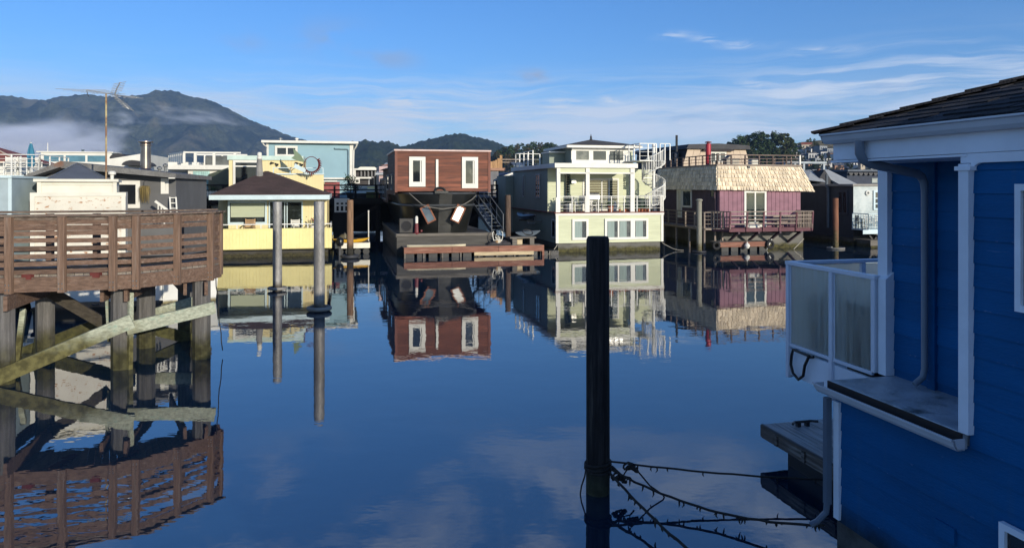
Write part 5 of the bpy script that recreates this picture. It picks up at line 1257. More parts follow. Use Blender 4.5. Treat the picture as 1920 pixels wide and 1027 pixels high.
    MB().box(x1 - .60, x1 - .50, e - .05, e + .05, zt - .4, zt + .7).build('rail_corner_post', WHITE, t)
    return x1, zt, zfl, bx0, bx1
px1, pzt, pzf, pbx0, pbx1 = purple_house()
cx = Ph.x(1328, 3.0); o = Ph.thing('stove_pipe', 'tall red stove pipe with a cap rising from the shingled roof', 'chimney', at=(cx, 3.0, pzt + .05)); REDP = mk('red_painted_pipe', (.42, .03, .045), rough=.45)
hh = Ph.z(271, cx, 3.0) - pzt; MB().cyl(0, 0, 0, hh, .17, 16).build('pipe', REDP, o, smooth=True); MB().lathe([(.10, hh), (.10, hh + .05), (.22, hh + .06), (.20, hh + .12), (.05, hh + .16)], n=14).build('cap', mk('dull_red_cap', (.20, .06, .06), rough=.6), o)
def bench(fr, at, w, label, mat):
    o = fr.thing('bench', label, 'bench', at=at); MB().box(0, w, 0, .42, .40, .46).build('seat', mat, o)
    for x in (.05, w - .13): MB().box(x, x + .08, .04, .38, 0, .40).build('leg', mat, o)
    mb = MB()
    for k in range(2): mb.box(0, w, .40, .44, .52 + k * .17, .64 + k * .17)
    mb.build('backrest', mat, o); return o
bench(Ph, (pbx1 - 2.1, -.95, pzf - .05), 1.7, 'grey slatted bench on the purple balcony, right of the glass door', WGREY)
o = Ph.thing('cushion', 'pale cushion leaning on the purple balcony left of the bench', 'cushion', at=(pbx0 + 1.5, -1.0, pzf - .05)); mb = MB(); mb.prism([(0, 0, 0), (.8, 0, 0), (.72, .12, .42), (.08, .12, .42)], (0, .14, 0)); mb.build('pad', WHITE, o, bevel=.06); MB().tube([(.0, 0, .01), (.8, 0, .01), (.72, .12, .42), (.08, .12, .42)], .014, 5, True).build('piping', WHITE_OLD, o)
for i, (px, lab, m) in enumerate(((1376, 'low cream box behind the railing of the shingled roof, left', mk('cream_box_side', (.5, .45, .36))), (1418, 'white and brown bundle behind the railing of the shingled roof, middle', WHITE_OLD))):
    o = Ph.thing('roof_box', lab, 'box', at=(Ph.x(px, 1.5), 1.6, pzt + .085)); MB().box(-.45 + .2 * i, .45 - .1 * i, 0, .5, 0, .34).build('body', m, o, bevel=.04); MB().box(-.47 + .2 * i, .47 - .1 * i, -.02, .52, .341, .38).build('lid', m, o)
o = Ph.thing('lounge_chair', 'dark folding lounger on the roof behind the red stove pipe', 'chair', at=(Ph.x(1352, 1.8), 2.0, pzt + .085))
MB().bar((-.5, 0, .25), (.25, 0, .28), .5, .04).build('seat', DARKM, o); MB().bar((.25, 0, .28), (.7, 0, .62), .5, .04).build('backrest', DARKM, o)
for x in (-.4, .2): MB().box(x, x + .05, -.24, -.19, 0, .26).build('leg', DARKM, o); MB().box(x, x + .05, .19, .24, 0, .26).build('leg', DARKM, o)
# low dock and buoys in front of the purple house
x0, x1_ = Ph.x(1349, -1.6), Ph.x(1441, -1.6); o = Ph.thing('floating_dock', 'low red brown dock on dark drums below the purple balcony', 'dock', at=(x0, -1.6, 0)); W = x1_ - x0
mb = MB()
for i in range(7): mb.box(0, W, .02 + i * .17, .17 + i * .17, .50, .54)
mb.build('planks', GREYD, o); MB().box(0, W * .50, -.05, .0, .26, .55).box(W * .52, W, -.05, 0, .26, .55).build('fascia', REDDOCK, o)
mb = MB()
for i in range(5): mb.box(.15 + i * .62, .6 + i * .62, .03, 1.1, -.3, .25)
mb.build('float_drums', DARKPL, o)
def buoy(fr, x, y, z, r, label, mat, rope_to):
    o = fr.thing('buoy', label, 'buoy', at=(x, y, z)); MB().lathe([(.02, -r), (r * .6, -r * .8), (r, 0), (r * .7, r * .72), (r * .22, r), (r * .2, r * 1.35)], n=16).build('ball', mat, o, smooth=True)
    MB().tube([(0, 0, r * 1.3), (0, 0, rope_to)], .012, 5).build('lanyard', ROPE_PALE, o)
buoy(Ph, Ph.x(1400, -1.8), -1.85, .33, .17, 'round white buoy hanging on the low red brown dock', WHITE, .5)
for px, lab in ((1343, 'black tyre fender on the left end of the low red dock'), (1444, 'black tyre fender on the right end of the low red dock')):
    o = Ph.thing('tyre_fender', lab, 'tyre', at=(Ph.x(px, -1.75), -1.75, .38)); MB().tube([(.19 * math.cos(a), 0, .19 * math.sin(a)) for a in [k * .3927 for k in range(16)]], .085, 8, True).build('tyre', mk('tyre_rubber', (.015, .015, .015), rough=.8), o, smooth=True); MB().tube([(0, 0, .19), (0, .05, .4)], .012, 5).build('lanyard', ROPE_PALE, o)
for a, b, lab in ((1437, 1447, 'thick white line slanting into the water right of the low red dock'), (1488, 1507, 'pale mooring line slanting from the right corner of the purple hull')):
    tag(MB().tube([Ph.w(Ph.x(a, -1.4), -1.4, .03), Ph.w(Ph.x((a + b) / 2, -1.3), -1.25, .28), Ph.w(Ph.x(b, -1.0), -1.0, .62)], .035 if a == 1437 else .022, 6).build('mooring_line', WHITE if a == 1437 else ROPE_PALE), lab, 'rope')

# ---- dark house with beige front behind the purple one
DKB = mk('dark_grey_brown_siding', (.045, .038, .042), rough=.8, var=.15)
BEIGE = mk('beige_panel_siding', (.58, .46, .34), rough=.7, var=.06)
Dh = FR(1279, 54)
def dark_house():
    t = Dh.thing('dark_roofed_house', 'dark sided house with beige front and thin dark roof behind the purple houseboat', 'house')
    z = lambda py: Dh.z(py, 3, 0); x1 = Dh.x(1408); zt = z(280)
    mb = MB(); mb.prism([(0.03, .03, .6), (x1, .03, .6), (x1 - .4, .03, zt), (.45, .03, zt)], (0, 9.5, 0)); mb.build('side_wall', DKB, t)
    mb = MB(); n = 9
    for i in range(n):
        a, b = i / n, (i + .965) / n; zz = z(312); f_ = lambda u, top: .05 + (.4 if top else 0) + (x1 - .1 - (.8 if top else 0)) * u
        mb.hexa([(f_(a, 0), -.02, zz), (f_(b, 0), -.02, zz), (f_(b, 0), .03, zz), (f_(a, 0), .03, zz), (f_(a, 1), -.02, zt), (f_(b, 1), -.02, zt), (f_(b, 1), .03, zt), (f_(a, 1), .03, zt)])
    mb.build('front_wall', BEIGE, t)
    mb = MB(); mb.prism([(.2, -.3, zt), (x1 - .2, -.3, zt), (x1 - .3, -.3, zt + .30), (x1 / 2, -.3, zt + .42), (.4, -.3, zt + .33)], (0, 10, 0)); mb.build('roof', mk('dark_roll_roof', (.06, .06, .065), rough=.8), t)
    window(t, front(-.02), Dh.x(1330), Dh.x(1361), z(305), z(284.5), WHITE, GLASS2, fw=.12, mull=(Dh.x(1341), Dh.x(1349)), name='door')
    MB().box(Dh.x(1316), Dh.x(1372), -.35, -.02, z(283.5), z(281)).build('canopy', DKB, t)
    y0, y1 = Dh.y(1267, 0), Dh.y(1257, 0); window(t, left(.25), y0, y1, z(307), z(284), mk('dark_frame', (.08, .08, .09)), GLASS, fw=.1, proud=.1)
    y0, y1 = Dh.y(1258, 0), Dh.y(1254, 0); window(t, left(.02), y0, y1, z(382), z(357), WHITE_COOL, GLASS, fw=.08, proud=.05)
    MB().cyl(Dh.x(1275.5), .6, zt - .2, z(254), .09, 10).build('vent_pipe', DARKM, t)
dark_house()

# ---- dark grey and pale house at the right, half hidden by the blue one
PGREY = mk('pale_blue_grey_siding', (.40, .46, .46), rough=.65, var=.12, scale=1, stretch=(1, 1, 3), col2=(.55, .6, .58), c2=(.4, .6), c2scale=.8)
Rh = FR(1600, 46.5)
def right_house():
    t = Rh.thing('grey_houseboat', 'pale blue grey houseboat with dark sides and front balcony, partly hidden by the blue one', 'houseboat')
    z = lambda py, x=1.: Rh.z(py, x, 0); W = 6.2; zt = z(346); zf = z(427)
    mb = MB(); mb.box(.03, W, .03, .25, zf, zt - .1); lap(mb, front(.03), .02, W, zf, zt - .12, .16, .022); mb.build('front_wall', PGREY, t)
    SW = mk('charcoal_blue_siding', (.045, .05, .06), rough=.7, var=.15); mb = MB(); mb.box(.03, W, .25, 10, .5, zt - .1); lap(mb, left(.03), .03, 10, .5, zt - .12, .16, .022); mb.build('side_wall', SW, t)
    MB().box(-.12, W, -.12, 10.1, zt - .1, zt + .03).build('roof', mk('grey_roof_edge', (.30, .28, .25), rough=.8), t)
    window(t, front(.0), Rh.x(1637), Rh.x(1668), z(394), z(357), WHITE_COOL, GLASS2, fw=.13, trans=(z(372), z(382)))
    MB().tube([(Rh.x(1626) + .12 * math.cos(a), -.05, z(362) + .12 * math.sin(a)) for a in [k * .6283 for k in range(10)]], .05, 6, True).build('round_lamp', WHITE, t)
    y0, y1 = Rh.y(1590, 0), Rh.y(1571, 0); window(t, left(.0), y0, y1, z(403), z(357), mk('dark_side_frame', (.06, .06, .07)), GLASS, fw=.12, mull=((y0 + y1) / 2,), proud=.05)
    MB().tube([(-.12, Rh.y(1553, -.1), z(430)), (-.12, Rh.y(1553, -.1), z(352)), (-.12, Rh.y(1550.5, -.1), z(350)), (-.12, Rh.y(1550.5, -.1), z(326))], .09, 8).build('flue', mk('grey_blue_flue', (.10, .12, .14), rough=.5), t)
    MB().box(.2, W, .2, 10, -.6, .55).build('float', CONC, t)
    mb = MB(); mb.box(-.1, W, -1.5, .03, zf - .10, zf); mb.bar((Rh.x(1617, -1.5), -1.53, zf - .16), (W, -1.53, zf - .16), .06, .26); mb.build('balcony_floor', WHITE_COOL, t)
    mb = MB(); railing(mb, [(-.05, .0), (-.05, -1.45), (W, -1.45)], zf, .95, 1.3, .06, .06, [.12], .03, .15, .025); mb.bar((1.0, -1.45, zf), (2.6, -1.45, zf + .9), .03, .04); mb.build('balcony_railing', WHITE_COOL, t)
    mb = MB()
    for q in range(4): x = .2 + q * 1.2; mb.bar((x, -.9, zf - .1), (x + .55, -.9, zf - .8), .1, .1); mb.bar((x + .55, -.9, zf - .8), (x + 1.1, -.9, zf - .1), .1, .1)
    mb.build('truss', DARKM, t)
    return zf
rzf = right_house()
kayak(Rh, (1.75, -1.2, .55), R(-4), 'white kayak under the balcony of the pale grey houseboat', WHITE, 2.6, .26)
o = Rh.thing('floating_dock', 'grey low dock below the pale grey houseboat at far right', 'dock', at=(-.15, -1.7, 0)); mb = MB()
for i in range(8): mb.box(0, 5, i * .18, i * .18 + .17, .42, .47)
mb.build('planks', GREYD, o); MB().box(0, 5, -.04, 0, .12, .47).build('fascia', GREYD, o); MB().box(.1, 4.8, .05, 1.3, -.4, .41).build('float', CONC, o)
for px, rz, lab in ((1612, .5, 'dark patio chair at the left end of the pale grey balcony'), (1628, -.3, 'white patio chair beside the dark one on the pale grey balcony'), (1650, .2, 'white patio chair under the window of the pale grey houseboat')):
    chair(Rh, Rh.x(px, -.7), -.75, rzf, lab, DARKM if px == 1612 else WHITE, .9, rz)

# ---- roofs beyond it
GROOF = mk('grey_metal_roofing', (.40, .41, .40), rough=.5, var=.08)
def gable_house():
    Hh = FR(1510, 66); t = Hh.thing('gable_house', 'grey house with two steep pale gable roofs beyond the purple houseboat', 'house')
    z = lambda py: Hh.z(py, 3, 0); W = Hh.x(1640)
    MB().box(0, W, .02, 8, 1, z(345)).build('wall', mk('slate_siding', (.06, .07, .08)), t)
    for a, b, c_, py in ((1514, 1560, 1556, 318), (1550, 1606, 1556, 318)):
        pass
    mb = MB(); mb.hexa([(Hh.x(1512), -.3, z(338)), (Hh.x(1546), -.3, z(342)), (Hh.x(1546), 3, z(342)), (Hh.x(1512), 3, z(338)), (Hh.x(1530), 2.6, z(321)), (Hh.x(1553), 2.6, z(317)), (Hh.x(1553), 3, z(317)), (Hh.x(1530), 3, z(321))]); mb.build('roof', GROOF, t)
    mb = MB(); mb.hexa([(Hh.x(1569), -.3, z(345)), (Hh.x(1603), -.3, z(345)), (Hh.x(1603), 4, z(345)), (Hh.x(1569), 4, z(345)), (Hh.x(1553), 2.4, z(317)), (Hh.x(1585), 2.4, z(317)), (Hh.x(1585), 2.6, z(317)), (Hh.x(1553), 2.6, z(317))]); mb.build('roof', GROOF, t)
    MB().prism([(Hh.x(1536), .5, z(345)), (Hh.x(1570), .5, z(345)), (Hh.x(1553), .5, z(318))], (0, 1.5, 0)).build('gable', mk('dark_gable', (.03, .03, .035)), t)
    mb = MB(); mb.box(Hh.x(1510), Hh.x(1590), 3, 5, z(305), z(301))
    for px in (1512, 1530, 1547, 1586): mb.box(Hh.x(px) - .1, Hh.x(px) + .1, 3.1, 3.3, z(345), z(305))
    mb.build('canopy', mk('pale_grey_canopy', (.36, .40, .42)), t)
    MB().box(Hh.x(1551), Hh.x(1554), 1.2, 1.5, z(325), z(316)).build('chimney', REDDOCK, t)
gable_house()
def navy_house():
    Hh = FR(1588, 78); t = Hh.thing('navy_building', 'long navy building with a scalloped eave seen left of the blue houseboat', 'building'); NV = mk('navy_wall', (.025, .035, .06), rough=.7)
    z = lambda py: Hh.z(py, 3, 0); W = Hh.x(1720); MB().box(0, W, 0, 8, 1, z(322)).build('wall', NV, t); MB().box(-.2, W + .3, -.4, 8.3, z(322), z(318.5)).build('roof', mk('slate_edge', (.10, .12, .15)), t)
    mb = MB()
    for i in range(11):
        x = .3 + i * .62; mb.prism([(x + .26 * math.cos(a), -.3, z(324) - .26 * math.sin(a) - .02) for a in [math.pi * k / 8 for k in range(9)]], (0, .15, 0))
    mb.build('eave_scallops', DARKM, t); window(t, front(0), Hh.x(1634), Hh.x(1656), z(343), z(334), mk('grey_green_trim', (.3, .34, .32)), mk('pale_blind_pane', (.4, .42, .38)), fw=.12, mull=(Hh.x(1645),))
navy_house()

# ================================================================== BEHIND THE PIER, LEFT
# ---- white houseboat with the grey pyramid roof
PEEL = mk('peeling_white_paint', (.70, .66, .55), rough=.75, var=.08, scale=1.5, col2=(.40, .20, .09), c2=(.57, .66), c2scale=7, c2stretch=(1, 1, 1.6), bump=.2)
HULLW = mk('white_hull_paint', (.72, .72, .68), rough=.5, var=.08, algae=(.02, .14, (.2, .17, .08)))
GREYR = mk('smooth_grey_roof', (.13, .14, .155), rough=.6, var=.12)
Wh = FR(56, 21.6, R(27))
def white_boat():
    t = Wh.thing('white_houseboat', 'white houseboat with stepped peeling walls and grey pyramid roof, behind the redwood pier', 'houseboat')
    x1 = Wh.x(234); z = lambda py, yl=0: Wh.z(py, 1.5, yl)
    mb = MB(); xe = Wh.x(402, .3)
    mb.hexa([(0.1, .25, -.4), (xe, .25, -.4), (xe, 5, -.4), (.1, 5, -.4), (-.1, .0, .95), (xe + .1, .0, .95), (xe + .1, 5, .95), (-.1, 5, .95)]); mb.box(-.15, xe + .15, -.06, .0, .84, .97); mb.build('hull', HULLW, t)
    mb = MB()
    for x in (.9, 2.2, 3.6, 4.6): mb.box(x - .015, x + .015, -.02, .1, .2, .83)
    mb.build('hull_seams', WHITE_OLD, t)
    MB().box(0, x1, .05, 4.5, .96, z(362)).build('lower_wall', PEEL, t)
    mb = MB(); mb.box(.05, x1 + .03, .02, .05, z(368), z(361)); mb.box(.0, .12, .0, .05, .96, z(361)); mb.box(x1 - .1, x1 + .02, .02, .05, .96, z(368)); mb.build('lower_trim', WHITE_OLD, t)
    xa, xb = Wh.x(72, .5), Wh.x(217, .5); q = lambda py: z(py, .5)
    MB().box(xa, xb, .5, 4.0, z(362) + .002, q(338)).build('upper_wall', WHITE_OLD, t)
    mb = MB(); mb.box(xa - .03, xb + .03, .45, .5, q(364), q(361)); mb.box(xa - .03, xb + .03, .46, .5, q(347), q(345)); mb.box(xa - .03, xa + .08, .44, .5, q(361), q(340)); mb.box(xb - .08, xb + .03, .44, .5, q(361), q(340)); mb.box(xa - .12, xb + .08, .36, 4.1, q(341), q(336)); mb.build('cornice', WHITE_OLD, t)
    ra, rb = Wh.x(88, .6), Wh.x(203, .6); xm = Wh.x(145, 2.2); zt = Wh.z(306.5, 1.5, 2.2)
    mb = MB(); z0 = q(336.5); mb.add([(ra, .6, z0), (rb, .6, z0), (rb, 3.9, z0), (ra, 3.9, z0), (xm, 2.25, zt)], [(0, 1, 4), (1, 2, 4), (2, 3, 4), (3, 0, 4), (3, 2, 1, 0)]); mb.build('roof', GREYR, t)
    mb = MB()
    for p in ((ra, .6), (rb, .6)): mb.tube([(p[0], p[1], z0 + .01), (xm, 2.25, zt + .01)], .022, 5)
    mb.build('roof_seam', METAL, t)
    MB().lathe([(.05, 0), (.06, .15), (.12, .17), (.12, .24), (.07, .28)], (Wh.x(210, 1.5), 1.5, q(336)), 12).build('vent', WHITE, t)
    return xb, q(336)
wxb, wz = white_boat()
def antenna():
    x, y, _ = W3(199, 335, 23.0); t = thing('tv_antenna', 'old rooftop antenna with many rods on a tall rusty mast', 'antenna', (x, y, 3.3))
    H = W3(199, 176, 23.0)[2] - 3.3
    MB().cyl(0, 0, -.3, H, .028, 10).build('mast', mk('rusty_mast', (.24, .13, .075), rough=.8, var=.3, scale=2.5, col2=(.50, .42, .22), c2=(.45, .6), c2scale=1.2), t)
    AL = mk('antenna_aluminium', (.62, .62, .60), rough=.35, metal=.5); s = 23.0 / FPX
    mb = MB(); P = lambda px, py, dy=0.0: ((px - 199) * s, dy, H + (176 - py) * s)
    mb.tube([P(152, 167, .3), P(216, 178, 0), P(268, 186, -.4)], .020, 6)
    for px, py, L, a in ((153, 168, 1.3, .35), (163, 170, 1.2, .35), (176, 172, 1.1, .3), (188, 174, 1.0, .3), (203, 176, .9, .3), (222, 180, .8, .3), (236, 182, .7, .3), (250, 184, .55, .3)):
        c_ = Vector(P(px, py)); d = Vector((.75, .65, .06)) * L * .55; mb.tube([c_ - d, c_ + d], .007, 4)
    mb.tube([P(215, 178), P(226, 167, -.2), P(238, 158, -.4)], .018, 6); mb.tube([P(215, 178), P(222, 190, .2), P(232, 203, .3)], .018, 6)
    for k in range(6):
        q = .25 + k * .14
        c_ = Vector(P(215, 178)).lerp(Vector(P(238, 158, -.4)), q); mb.tube([c_ - Vector((.14, .1, .05)), c_ + Vector((.14, .1, .05))], .009, 4)
        c_ = Vector(P(215, 178)).lerp(Vector(P(232, 203, .3)), q); mb.tube([c_ - Vector((.13, .1, -.06)), c_ + Vector((.13, .1, -.06))], .009, 4)
    mb.build('rods', AL, t)
    mb = MB(); mb.tube([P(152, 168, .3), P(156, 179, .3)], .012, 4); mb.build('loose_wire', DARKM, t)
antenna()
# ---- grey houseboat with the long roof
GREYS = mk('mid_grey_stucco', (.125, .125, .125), rough=.9, var=.12, scale=1.2, bump=.2)
GRAVEL = mk('grey_gravel_roof', (.17, .165, .155), rough=.95, var=.2, scale=3, fine=.3, col2=(.20, .10, .06), c2=(.58, .7), c2scale=.6)
Sh = FR(207, 27.5)
def grey_boat():
    t = Sh.thing('grey_houseboat', 'grey stucco houseboat with long sloping gravel roof and wide eaves', 'houseboat')
    z = lambda py, yl=0: Sh.z(py, 1.5, yl); x1 = Sh.x(330); xl = Sh.x(45); xr = Sh.x(128); L = 6.5
    P = [(xl + .6, 0, .7), (x1, 0, .7), (x1, 0, z(328)), (xr, 0, z(306)), (xl + .6, 0, z(336))]
    MB().prism(P, (0, L, 0)).build('wall', GREYS, t)
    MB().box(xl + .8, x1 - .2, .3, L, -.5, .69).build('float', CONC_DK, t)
    mb = MB(); e = -.75; ze = z(333.5, e); zr = z(303, e)
    mb.hexa([(xr, e, zr - .26), (x1 + .15, e, z(328, e) - .12), (x1 + .15, L + .5, z(328, e) - .12), (xr, L + .5, zr - .26), (xr, e, zr), (x1 + .15, e, z(325.5, e)), (x1 + .15, L + .5, z(325.5, e)), (xr, L + .5, zr)])
    mb.hexa([(xl, e, z(341, e)), (xr, e, zr - .22), (xr, L + .5, zr - .22), (xl, L + .5, z(341, e)), (xl, e, z(337, e)), (xr - .001, e, zr - .001), (xr - .001, L + .5, zr - .001), (xl, L + .5, z(337, e))])
    mb.build('roof', GRAVEL, t)
    window(t, front(.0), Sh.x(215), Sh.x(263), z(390), z(339), WHITE, GLASS, fw=.15, mull=(), proud=.06)
    window(t, front(.0), Sh.x(302), Sh.x(316.5), z(363.5), z(334), WHITE, GLASS2, fw=.10, mull=(Sh.x(309),), proud=.05)
    c_ = Sh.x(273, 1.5), 1.5; mb = MB(); h0, h1 = z(316, 1.5), z(264, 1.5)
    mb.lathe([(.36, h0 - .25), (.30, h0 - .10), (.20, h0), (.19, h1 - .22), (.24, h1 - .21), (.24, h1 - .16), (.19, h1 - .14), (.20, h1 - .10), (.29, h1 - .08), (.29, h1 - .03), (.16, h1)], (*c_, 0), 18); mb.build('stove_pipe', mk('shiny_stove_pipe', (.34, .27, .23), rough=.22, metal=.9, var=.3, scale=1), t, smooth=True)
    for px, py in ((299, 311), (310, 306)): MB().lathe([(.05, 0), (.05, .35), (.10, .37), (.10, .45), (.03, .5)], (Sh.x(px, 3), 3, z(py + 14, 3) - .2), 10).build('roof_vent', METAL, t)
    mb = MB(); mb.box(Sh.x(316, e), Sh.x(328, e), e - .02, e + .1, z(335, e), z(333, e)); mb.build('gutter_end', WHITE, t)
    return z
sz = grey_boat()
o = Sh.thing('hanging_plant', 'dried yellow hanging plant on the grey stucco wall', 'plant', at=(Sh.x(274), -.25, sz(351)))
MB().tube([(0, .2, .28), (0, 0, .22), (0, 0, .05)], .012, 5).build('hook', DARKM, o)
mb = MB(); rng = random.Random(4)
for i in range(130):
    a = rng.uniform(0, 6.28); r = rng.uniform(.02, .2); mb.tube([(0, 0, .05), (r * math.cos(a), r * .7 * math.sin(a), rng.uniform(-.1, .05)), (r * 1.15 * math.cos(a), r * .8 * math.sin(a), -rng.uniform(.15, .62))], [.008, .009, .003], 3)
mb.build('foliage', mk('dried_yellow_fronds', (.22, .165, .06), island=.5), o)
def ladder(at, fr, h, w, lean, label, mat, step=.3):
    o = fr.thing('ladder', label, 'ladder', at=at)
    for s in (-w / 2, w / 2): MB().bar((s, 0, 0), (s + lean, .3, h), .05, .06).build('rail', mat, o)
    mb = MB(); k = 1
    while k * step < h: q = k * step / h; mb.bar((-w / 2 + lean * q, .3 * q, k * step), (w / 2 + lean * q, .3 * q, k * step), .04, .03); k += 1
    mb.build('rungs', mat, o)
ladder((Sh.x(327, -.4), -.5, sz(400)), Sh, .62, .22, -.10, 'white step ladder leaning on the right end of the grey wall', WHITE, .2)
mb = MB(); a, b = Vector(Sh.P(291, 377, -.9)), Vector(Sh.P(314, 394, -.9)); mb.bar(a, b, .06, .09)
for q in (.25, .5, .75): p = a.lerp(b, q); mb.box(p.x - .02, p.x + .02, p.y - .02, p.y + .02, p.z - .6, p.z)
o = mb.build('stair_railing', WHITE); o.location = Sh.w(0, 0); o.rotation_euler = (0, 0, YAW); tag(o, 'white stair handrail sloping down before the grey stucco wall', 'railing')
# ---- white deck house with big open frames
Kh = FR(330, 50)
def deck_house():
    t = Kh.thing('white_deck_house', 'white house with open roof deck frames behind the grey stucco houseboat', 'house')
    z = lambda py: Kh.z(py, 1, 0); xa, x1 = Kh.x(290, 0), Kh.x(452, 0); CY = mk('aqua_shingle_wall', (.38, .60, .56), rough=.7, var=.1, island=.1)
    MB().box(Kh.x(352), x1, .1, 8, .6, z(312)).build('wall', WHITE, t)
    mb = MB(); rng = random.Random(9); xs, xe = Kh.x(362), Kh.x(393); rows = 12; h0, h1 = z(368), z(321)
    for r_ in range(rows):
        u = xs - rng.uniform(0, .1)
        while u < xe:
            w = rng.uniform(.1, .2); zz = h0 + (h1 - h0) * r_ / rows; mb.box(max(xs, u), min(xe, u + w - .012), .04 - rng.uniform(0, .02), .1, zz + rng.uniform(0, .02), zz + (h1 - h0) / rows); u += w
    mb.build('aqua_shingles', CY, t)
    MB().box(xa + .6, x1 + .2, -.3, 8, z(318), z(309.5)).build('deck_edge', WHITE, t)
    mb = MB(); zt0, zt1 = z(287.5), z(284.5); mb.box(Kh.x(345), x1, -.2, -.05, zt0, zt1); mb.box(Kh.x(345), x1, 3.4, 3.55, zt0, zt1)
    for px in (367, 402, 441): mb.box(Kh.x(px) - .09, Kh.x(px) + .09, -.2, -.05, z(309.5), zt0); mb.box(Kh.x(px) - .06, Kh.x(px) + .06, 3.4, 3.55, z(309.5), zt0)
    mb.bar((Kh.x(346), -.12, zt1 - .05), (xa, 4.5, zt1 - .02), .12, .12)
    for q in range(8):
        f_ = q / 7; x, y = Kh.x(346) + (xa - Kh.x(346)) * f_, -.12 + 4.6 * f_; mb.box(x - .08, x + .08, y - .06, y + .06, z(306), zt1 - .1)
    mb.build('deck_frame', WHITE, t)
    MB().box(Kh.x(369), x1, 3.3, 3.38, z(309), z(289)).build('screen_glass', glass('smoky_screen_glass', (.12, .12, .11), rough=.1), t)
    MB().box(Kh.x(294), Kh.x(365), 1.5, 7, z(322), z(303)).build('side_parapet', WHITE, t)
    MB().prism([(Kh.x(393), -.5, z(370)), (Kh.x(430), -.5, z(370)), (Kh.x(430), -.5, z(314)), (Kh.x(393), -.5, z(327))], (0, .5, 0)).build('dark_bay', mk('dark_green_glass_bay', (.06, .07, .05), rough=.2), t)
    return z
kz = deck_house()
ladder((Kh.x(349, -.6), -.6, kz(366)), Kh, 1.5, .38, .0, 'red wooden ladder beside the aqua shingle wall', mk('red_brown_ladder', (.28, .07, .04)), .28)
for px, lab in ((380, 'dark leafy plant above the white picket strip, left one'), (399, 'dark leafy plant beside the dark bay, right one')):
    o = Kh.thing('potted_plant', lab, 'plant', at=(Kh.x(px, -.9), -.9, kz(366))); MB().lathe([(.12, 0), (.16, .2), (.17, .22)], n=10).build('pot', DARKM, o); mb = MB(); leafball(mb, (0, 0, .38), .3, 90, .06, random.Random(px)); mb.build('foliage', GREENLEAF, o, recalc=False)
mb = MB(); x0, x1 = Kh.x(374, -1.1), Kh.x(408, -1.1)
for i in range(12): x = x0 + (x1 - x0) * i / 12; mb.prism([(x, 0, 0), (x + .06, 0, 0), (x + .06, 0, .36), (x + .03, 0, .42), (x, 0, .36)], (0, .03, 0))
mb.box(x0, x1, .03, .06, .08, .14); mb.box(x0, x1, .03, .06, .26, .32)
o = mb.build('picket_fence', WHITE); o.location = Kh.w(0, -1.1, kz(368.5)); o.rotation_euler = (0, 0, YAW); tag(o, 'short white picket fence below the aqua shingle wall', 'fence')
o = Kh.thing('work_shed', 'small navy shed with dark door under the aqua wall', 'shed', at=(Kh.x(340, -1.8), -1.8, .9)); MB().box(0, Kh.x(372, -1.8) - Kh.x(340, -1.8), 0, 1.5, 0, Kh.zp(350, 369, -1.8) - .9).build('wall', mk('navy_shed_wall', (.03, .045, .08)), o); MB().box(.25, .8, -.03, 0, 0, 1.0).build('door', mk('slate_door', (.08, .10, .13)), o); MB().box(-.1, Kh.x(374, -1.8) - Kh.x(340, -1.8), -.15, 1.6, Kh.zp(350, 369, -1.8) - .898, Kh.zp(350, 367, -1.8) - .9).build('roof', mk('slate_blue_roof', (.10, .14, .20)), o)
